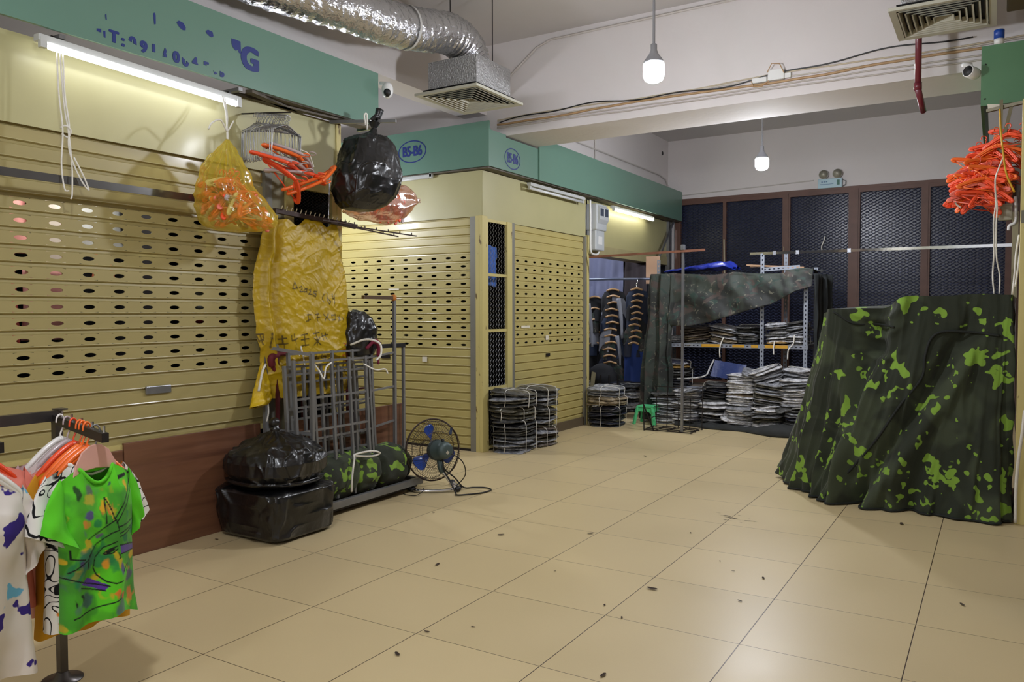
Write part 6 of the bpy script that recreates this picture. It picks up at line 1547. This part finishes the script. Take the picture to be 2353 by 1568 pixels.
single('string', MB().tube(catmull([(-.80, 8.53, 2.45), (-.79, 8.525, 2.1), (-.785, 8.53, 1.86), (-.78, 8.545, 1.72)], 5), .012, 5), M('yellowed_cord', rgb(186, 176, 150), .7, var=.2, vs=60), 'yellowed cord hanging by the second window post', 'string', smooth_=True)
single('steel_brace', MB().bar((-1.50, 8.30, 2.72), (-1.45, 7.5, 2.08), .025), GALV, 'slanting steel brace at the far end of the green board', 'brace')

# ------------------------------------------------------------------ the open clothes stall
single('clothes_rail', MB().tube([(-2.6, 6.72, 1.83), (-1.16, 6.58, 1.80)], .016, 10), M('blue_grey_rail', rgb(104, 112, 134), .4, metal=.3), 'blue-grey horizontal rail across the open clothes stall', 'rail', smooth_=True)
def cloth(name, label, x0, x1, z0, z1, y, matn, cat, fold=.03, fr=20, seed=0, taper=0., grp=None):
    def f(u, v):
        z = lerp(z1, z0, v); xc = (x0+x1)/2; w = (x1-x0)/2*(1+taper*v)
        x = xc + (u-.5)*2*w
        return Vector((x, y + fold*sin(x*fr+seed+v*1.2)*(.4+v*.6) + .02*nz(x*5, z*4, seed), z + .01*nz(x*9, 0, seed)))
    return single(name, MB().grid(f, 40, 30), matn, label, cat, grp, True, solid=.006)
cloth('curtain', 'grey-blue curtain hanging at the back of the open stall', -2.6, -1.98, 1.50, 2.25, 7.55, M('grey_blue_cloth', rgb(108, 112, 140), .85, var=.1), 'curtain', .035, 30)
cloth('curtain', 'dark brown curtain beside the grey-blue one in the open stall', -1.98, -1.62, 1.45, 2.25, 7.58, M('dark_brown_cloth', rgb(52, 44, 48), .85, var=.15), 'curtain', .03, 34, 2)
single('cardboard_sheet', MB().bar((-1.19, 6.68, 1.74), (-1.19, 6.68, 2.10), .19, .012, up=(0,1,0)), M('cardboard', rgb(196, 160, 134), .8, var=.05), 'tan cardboard panel at the right side of the open stall', 'cardboard')
JK = {'navy': M('navy_jacket_cloth', rgb(20, 26, 44), .85, var=.25), 'black': M('black_jacket_cloth', rgb(18, 19, 24), .85, var=.25), 'denim': M('dark_denim', rgb(34, 46, 70), .85, var=.2), 'grey': M('pale_grey_cloth', rgb(134, 138, 150), .85, var=.12), 'camo': CAMO2, 'blue': M('royal_blue_cloth', rgb(26, 52, 116), .85, var=.12)}
WOODH = M('wooden_hanger', rgb(176, 140, 100), .45, var=.12, vs=30)
def draped(x, y, z, w, h, m, label, grp, yaw=0., seed=0):
    t = thing('hanging_garment', label, 'garment', (x, y, z-h), grp)
    def f(u, v):
        a = 2*pi*u; ww = w/2*(.80+.2*smooth(v*4))*(1+.08*v)
        px = ww*cos(a); py = (.028+.02*v)*sin(a)*(1 + .5*sin(6*a+seed)*v)
        zz = z - .02 - h*v - .045*abs(px)/(w/2)*(1-v) + .012*nz(a, seed)*v
        return Vector((x + px*cos(yaw) - py*sin(yaw), y + px*sin(yaw) + py*cos(yaw), zz))
    part('cloth', MB().grid(f, 36, 16, cu=True), m, t, True)
    part('hanger', MB().tube(catmull([(x-w*.26*cos(yaw), y-.035-w*.26*sin(yaw), z-.035), (x, y-.038, z-.012), (x+w*.26*cos(yaw), y-.035+w*.26*sin(yaw), z-.035)], 4), .013, 8), WOODH, t, True)
    return t
gj = 'garments in the left cascade of the open stall'; gk = 'garments in the right cascade of the open stall'
zz = 1.69
for i in range(12):
    c = ['black', 'grey', 'black', 'navy', 'denim', 'black', 'grey', 'denim', 'camo', 'black', 'navy', 'camo'][i]
    draped(-1.72 + .012*(i % 3), 6.62 - .012*i, zz - .088*i, .34 + .03*(i % 2), .30 if i < 8 else .24, JK[c], 'dark garment on a wooden hanger in the left cascade of the open stall', gj, .1*(-1)**i, i)
for i in range(10):
    c = ['denim', 'navy', 'black', 'navy', 'denim', 'black', 'camo', 'camo', 'navy', 'blue'][i]
    draped(-1.33 + .014*((i*2) % 3), 6.50 - .010*i, 1.69 - .078*i, .30, .26 if i < 9 else .50, JK[c], 'garment on a wooden hanger in the right cascade of the open stall', gk, .12*(-1)**i, i+20)
for i in range(7):
    draped(-1.12 + .01*(i % 2), 6.62, 1.69 - .10*i, .16, .30, JK[['navy', 'black'][i % 2]], 'dark garment in the narrow cascade beside the camouflage curtain', 'garments in the narrow cascade of the open stall', 0., i+40)
for i in range(5):
    draped(-2.12, 6.9, 1.60 - .16*i, .30, .34, JK[['black', 'camo', 'grey', 'denim', 'black'][i]], 'dark garment in the far left cascade behind the entrance post', 'garments in the far left cascade of the open stall', .3, i+60)
# pale grey sleeves
for x0, z0, z1 in ((-1.56, 1.55, 1.02), (-1.58, 1.05, .62), (-2.0, 1.48, .9)):
    single('hanging_sleeve', MB().tube(catmull([(x0-.04, 6.50, z0), (x0, 6.49, (z0+z1)/2+.05), (x0+.02, 6.49, z1)], 6), [.030]*4+[.024]*5+[.020]*4, 10), JK['grey'], 'pale sleeve dangling from the %s' % {-1.56: 'upper part of the left cascade', -1.58: 'lower part of the left cascade', -2.0: 'far left cascade'}[x0], 'sleeve', smooth_=True)
single('chain_hook', MB().tube(catmull([(-1.34, 6.50, 1.80), (-1.33, 6.50, 1.76), (-1.35, 6.50, 1.73), (-1.34, 6.50, 1.69)], 5), .007, 6), CHROME, 'small metal hook above the right cascade', 'hook', smooth_=True)
blk = thing('dark_trousers', 'dark folded trousers heaped low at the left of the open stall', 'trousers', (-1.75, 6.3, .3))
part('cloth', MB().ell((-1.78, 6.45, .50), (.22, .14, .18), 28, 18, lambda p: p*(1+.25*nz(p.x*6, p.y*6, p.z*6))), JK['black'], blk, True)
part('lower_cloth', MB().ell((-1.66, 6.42, .34), (.18, .12, .14), 24, 14, lambda p: p*(1+.3*nz(p.x*7+3, p.y*6, p.z*6))), JK['navy'], blk, True)
st = thing('leg_stand', 'thin dark metal stand inside the mouth of the open stall', 'stand', (-1.6, 6.25, 0))
for x in (-1.74, -1.62, -1.50): part('leg', MB().tube([(x, 6.25, 0), (x, 6.25, .55)], .010, 6), DARKM, st)
part('cross_bar', MB().tube([(-1.76, 6.25, .42), (-1.48, 6.25, .44)], .010, 6), DARKM, st)
single('leaning_board', MB().bar((-1.62, 5.62, .0), (-1.60, 5.75, .62), .09, .015, up=(1,0,0)), M('worn_slat', rgb(128, 120, 92), .7, var=.15), 'worn board leaning inside the entrance post behind the bundles', 'board')

# green stool
GP = M('green_stool_plastic', rgb(84, 196, 128), .4, var=.04)
gs_ = thing('plastic_stool', 'small light green plastic stool beside the camouflage curtain', 'stool', (-1.05, 6.20, 0))
part('seat', MB().box(-1.16, -.94, 6.09, 6.31, .20, .225), GP, gs_, bevel=.01)
for sx in (-1, 1):
    for sy in (-1, 1):
        part('leg', MB().bar((-1.05+sx*.13, 6.20+sy*.13, 0), (-1.05+sx*.095, 6.20+sy*.095, .205), .045, .03), GP, gs_, bevel=.006)
    part('side_panel', MB().add([(-1.05+sx*.105, 6.10, .20), (-1.05+sx*.105, 6.30, .20), (-1.05+sx*.112, 6.31, .12), (-1.05+sx*.108, 6.25, .155), (-1.05+sx*.108, 6.15, .155), (-1.05+sx*.112, 6.09, .12)], [(0,1,2,3,4,5)]), GP, gs_)
part('front_panel', MB().add([(-1.16, 6.088, .20), (-.96, 6.088, .20), (-.95, 6.082, .12), (-1.0, 6.085, .16), (-1.12, 6.085, .16), (-1.17, 6.082, .12)], [(0,1,2,3,4,5)]), GP, gs_)

gs_.location = (-.955, 5.93, 0)
# ------------------------------------------------------------------ camouflage blanket over the stall goods (right)
cb = thing('camouflage_blanket', 'large camouflage blanket draped over a heap of goods at the right', 'blanket', (2.1, 3.2, 0))
def poly_at(P, t):
    n = len(P); t = (t % 1.0)*n; i = int(t) % n; f = t-int(t)
    a, b, c, d = P[(i-1)%n], P[i], P[(i+1)%n], P[(i+2)%n]
    r = []
    for k in range(len(a)):
        r.append(.5*((2*b[k]) + (c[k]-a[k])*f + (2*a[k]-5*b[k]+4*c[k]-d[k])*f*f + (3*b[k]-a[k]-3*c[k]+d[k])*f**3))
    return r
# matching rings, counter-clockwise seen from above, starting at the front right
HEM = [(2.78,2.86,0),(2.62,2.70,0),(2.35,2.69,0),(2.10,2.73,0),(1.85,2.77,0),(1.62,2.77,0),(1.49,2.85,0),(1.50,3.02,0),(1.36,3.10,.0),(1.22,3.38,.02),(1.17,3.66,.05),(1.28,3.90,.02),(1.5,4.02,0),(1.9,4.05,0),(2.4,4.05,0),(2.76,3.9,0),(2.79,3.4,0)]
TOP = [(2.77,2.95,1.47),(2.68,2.93,1.47),(2.50,2.92,1.475),(2.28,2.92,1.47),(2.13,2.92,1.46),(1.98,2.96,1.39),(1.80,2.98,1.385),(1.66,3.00,1.385),(1.61,3.06,1.38),(1.56,3.18,1.34),(1.56,3.32,1.25),(1.60,3.50,1.24),(1.75,3.66,1.28),(2.0,3.70,1.33),(2.4,3.72,1.42),(2.7,3.66,1.45),(2.77,3.3,1.46)]
N_ = len(HEM)
def bl_side(u, v):
    h = poly_at(HEM, u); t = poly_at(TOP, u)
    k = v**1.15
    x = lerp(t[0], h[0], k); y = lerp(t[1], h[1], k**1.2); z = lerp(t[2], max(h[2], .004), v)
    cx, cy = 2.2, 3.4
    dn = Vector((x-cx, y-cy, 0)); dn = dn.normalized() if dn.length > 1e-6 else Vector((0,-1,0))
    # main vertical folds, growing downwards
    s = u*N_
    A = .010 + .045*v**1.1
    fo = A*(.7*sin(s*2.1 + 1.4*sin(v*2.4+s*.4)) + 2.2*(.28-abs(nz(s*1.35 + .9*v, v*.6, 1.7))) + 1.2*(.25-abs(nz(s*3.1 - .8*v, v*.9, 5.2))))*.9
    # diagonal sweep folds on the front face
    if 1.0 < s < 7.5:
        d = (x-1.55)*.9 + (z)*.75
        e = smooth((s-1.0))*smooth(7.5-s)
        fo += e*(.055*math.exp(-((x - 2.62 + (1.2-z)*.55)/.07)**2)*smooth(v*3) - .070*math.exp(-((x - 2.50 + (1.2-z)*.55)/.06)**2)*smooth(v*3))
        fo += e*(.040*math.exp(-((x - 2.10 + (1.4-z)*.30)/.05)**2) - .05*math.exp(-((x - 1.95 + (1.4-z)*.28)/.09)**2))
        # slack pocket hanging between the two supports
        fo -= e*.10*math.exp(-((x-1.92)/.17)**2 - ((z-1.12)/.20)**2)
        for q in (1.30, 1.18, 1.02): fo += e*.030*math.exp(-((z-q-.55*(x-1.92)**2*4)/.03)**2)*math.exp(-((x-1.92)/.16)**2)
        fo += e*(.05*math.exp(-((x-1.70-(1.38-z)*.06)/.045)**2) - .04*math.exp(-((x-1.79-(1.38-z)*.04)/.04)**2))*smooth(v*2)
    fo += .020*fbm(x, y, z*.7, 3.2, 4, 3)
    # bunching at the floor
    if v > .86: fo += .03*sin(s*9)*smooth((v-.86)/.14)
    p = Vector((x, y, z)) + dn*fo
    p.x = min(p.x, 2.785 + .006*sin(z*20))
    p.z = max(p.z + .012*nz(x*5, y*5, z*5), .003)
    return p
b1 = part('side_cloth', MB().grid(bl_side, 420, 150, cu=True), CAMO, cb, True)
def bl_top(u, v):
    t = poly_at(TOP, u); c = Vector((2.25, 3.35, 1.42)); p = bl_side(u, 0.0)
    q = p.lerp(c, v); q.z += .02*nz(q.x*3, q.y*3)*v
    return q
part('top_cloth', MB().grid(bl_top, 420, 10, cu=True), CAMO, cb, True)
# piped edge of a second layer sweeping across the front
HEMB = M('dark_hem_binding', rgb(22, 26, 22), .8)
def on_front(x, z):
    # numeric search on the front of the side surface
    best = None
    for i in range(0, 141):
        u = lerp(.3/N_, 7.2/N_, i/140)
        for j in range(0, 61):
            p = bl_side(u, j/60); d = (p.x-x)**2 + (p.z-z)**2
            if best is None or d < best[0]: best = (d, p)
    return best[1] + Vector((-.004, -.010, .0))
pts = [on_front(x, z) for x, z in ((2.70,1.20),(2.55,1.21),(2.38,1.22),(2.30,1.17),(2.27,1.05),(2.25,.92),(2.12,.70),(1.98,.48),(1.82,.25),(1.66,.05))]
part('hem_binding', MB().tube(catmull(pts, 8), .009, 6), HEMB, cb, True)
bot = [bl_side(i/260*.55, 1.0) + Vector((0,-.004,.008)) for i in range(8, 250)]
part('hem_binding', MB().tube(bot, .008, 6), HEMB, cb, True)
fl_ = [on_front(x, z) for x, z in ((1.66,1.36),(1.80,1.28),(1.95,1.265),(2.07,1.26))]
part('hem_binding', MB().tube(catmull(fl_, 8), .007, 6), HEMB, cb, True)

# orange hanger bunch at the right
random.seed(91)
cn = Vector((2.60, 2.98, 2.26))
for i in range(64):
    t = i/63
    c = ['redorange', 'orange', 'redorange', 'orange', 'redorange', 'pink', 'redorange'][i % 7]
    tilt = lerp(-1.05, .55, random.random()); 
    yaw = random.uniform(-.5, .5); pitch = random.uniform(-.25, .25)
    e = Euler((pitch, tilt*.55 + (.5 if i % 3 == 0 else 0), yaw))
    R = e.to_matrix()
    ctr = Vector((cn.x + random.gauss(0, .040), cn.y - .10 + .20*t*.8, cn.z + random.gauss(.0, .10)))
    ctr.x += (ctr.z - cn.z)*.35
    hanger(ctr - R @ Vector((0, 0, -.11)), e, c, 'plastic hanger in the big orange bunch at the right edge', 'orange hangers bunched at the right', .86)
single('string', MB().tube(catmull([(2.70,2.80,2.36),(2.66,2.79,2.24),(2.655,2.78,2.17),(2.66,2.79,2.05),(2.65,2.82,1.95),(2.655,2.9,1.75),(2.65,2.95,1.60),(2.66,2.95,1.48)], 8), .005, 6), STRING, 'white string hanging from the orange hanger bunch, left strand', 'string', smooth_=True)
single('string', MB().tube(catmull([(2.655,2.79,2.16),(2.668,2.79,2.03),(2.665,2.82,1.92),(2.67,2.9,1.72),(2.69,2.95,1.60),(2.69,2.95,1.48)], 8), .005, 6), STRING, 'white string hanging from the orange hanger bunch, right strand', 'string', smooth_=True)
single('string', MB().tube(catmull([(2.44,2.93,2.18),(2.425,2.92,2.14),(2.43,2.92,2.09),(2.46,2.93,2.06)], 8), .006, 6), STRING, 'white loop at the left tip of the orange hanger bunch', 'string', smooth_=True)
single('yellow_wire', MB().tube(catmull([(2.672,2.80,2.66),(2.68,2.79,2.52),(2.695,2.78,2.38),(2.715,2.77,2.24),(2.76,2.77,2.12)], 8), .006, 6), M('yellow_wire', rgb(206, 158, 24), .5), 'yellow wire hanging in front of the orange hangers', 'wire', smooth_=True)
sb_ = thing('switch_box', 'small pale switch box with a bent pipe under the orange hangers', 'switch box', (2.74, 3.0, 1.96))
part('box', MB().box(2.675, 2.755, 3.02, 3.06, 1.97, 2.08), M('old_cream_plastic', rgb(170, 166, 146), .5), sb_, bevel=.005)
part('pipe', MB().tube(catmull([(2.77,3.0,2.12),(2.775,3.0,2.02),(2.77,3.0,1.95),(2.74,3.0,1.93),(2.735,3.0,1.90)], 6), .010, 8), WHITEP, sb_, True)
part('mount_strip', MB().box(2.755, 2.79, 3.0, 3.03, 1.45, 2.02), M('worn_cream_strip', rgb(150, 142, 112), .6, var=.2), sb_)
for k, (p, l) in enumerate((([(2.79,2.80,1.85),(2.775,2.79,1.72),(2.77,2.79,1.6),(2.76,2.79,1.47)], 'white cable running down beside the right post, left one'), ([(2.80,2.78,1.80),(2.79,2.77,1.66),(2.775,2.78,1.52)], 'white cable running down beside the right post, right one'))):
    single('cable', MB().tube(catmull(p, 8), .006, 6), STRING, l, 'cable', smooth_=True)
single('cable', MB().tube(catmull([(2.835,2.60,.75),(2.825,2.62,.60),(2.81,2.66,.45),(2.80,2.70,.25),(2.80,2.72,.02)], 8), .010, 6), STRING, 'thick white cord hanging at the foot of the right post', 'cable', smooth_=True)
# blue can on the right board
cn_ = thing('blue_cup', 'small blue and white can standing on the right green board', 'can', (2.66, 3.09, 3.155))
part('body', MB().lathe([(.028,0),(.030,.02),(.030,.035)], 20, (2.66, 3.09, 3.155)), WHITEP, cn_, True)
part('blue_top', MB().lathe([(.031,.035),(.032,.09),(.030,.095),(.0001,.095)], 20, (2.66, 3.09, 3.155)), M('can_blue', rgb(24, 70, 160), .35), cn_, True)

# ------------------------------------------------------------------ floor litter
LEAF = M('dry_leaf', rgb(60, 44, 30), .8, var=.2)
lit = [(.113,.849,.022),(.127,.184,.022),(.72,.416,.008),(1.147,.107,.012),(1.277,.007,.012),(.631,-.566,.014),(.77,-.421,.011),(.666,-.804,.020),(-.563,1.064,.010),(.569,1.156,.022),(1.255,.425,.030),(1.088,1.493,.008),(-.137,3.803,.022),(1.444,-.55,.02),(1.411,1.03,.008),(1.521,.896,.010),(1.683,.867,.016),(1.669,.483,.014),(2.179,2.378,.028),(1.09,1.489,.008),(2.563,.968,.018),(-1.297,-.114,.014)]
rl = random.Random(3)
for i, (x, y, r) in enumerate(lit):
    a0 = rl.uniform(0, pi); m_ = MB()
    def lf(u, v, x=x, y=y, r=r, a0=a0):
        px = (u-.5)*2*r; py = (v-.5)*2*r*.38*sqrt(max(0, 1-(2*u-1)**2))
        return Vector((x+px*cos(a0)-py*sin(a0), y+px*sin(a0)+py*cos(a0), .003+.35*abs(py)+.15*r*(2*u-1)**2))
    m_.grid(lf, 8, 4)
    single('dry_leaf', m_, LEAF, 'tiny dark scrap of dry leaf on the floor tiles', 'leaf', 'dry scraps scattered on the floor')
def stain(u, v):
    x = lerp(1.05, 1.38, u); y = lerp(1.88, 2.10, v); return Vector((x, y, .0015))
sm = bpy.data.materials.new('scuff_stain'); sm.use_nodes = True
N = sm.node_tree.nodes; L = sm.node_tree.links; b = N['Principled BSDF']; b.inputs['Base Color'].default_value = (*rgb(70, 54, 40), 1); b.inputs['Roughness'].default_value = .7
tc = N.new('ShaderNodeTexCoord'); mp = N.new('ShaderNodeMapping'); mp.inputs['Scale'].default_value = (9, 34, 1); mp.inputs['Rotation'].default_value = (0, 0, .5); L.new(tc.outputs['Object'], mp.inputs[0])
n = N.new('ShaderNodeTexNoise'); n.inputs['Scale'].default_value = 1; n.inputs['Detail'].default_value = 6; L.new(mp.outputs[0], n.inputs['Vector'])
gr_ = N.new('ShaderNodeVectorMath'); gr_.operation = 'LENGTH'; mp2 = N.new('ShaderNodeMapping'); mp2.inputs['Scale'].default_value = (6.2, 9.5, 1); L.new(tc.outputs['Object'], mp2.inputs[0]); L.new(mp2.outputs[0], gr_.inputs[0])
sb2 = N.new('ShaderNodeMath'); sb2.operation = 'MULTIPLY_ADD'; sb2.inputs[1].default_value = -.14; L.new(gr_.outputs['Value'], sb2.inputs[0]); L.new(n.outputs['Fac'], sb2.inputs[2])
r = N.new('ShaderNodeMapRange'); r.inputs['From Min'].default_value = .50; r.inputs['From Max'].default_value = .56; r.inputs['To Max'].default_value = .8; L.new(sb2.outputs[0], r.inputs['Value']); L.new(r.outputs[0], b.inputs['Alpha'])
single('floor_stain', MB().grid(stain, 2, 2), sm, 'dark scuffed stain on the floor tiles in the middle of the aisle', 'stain')
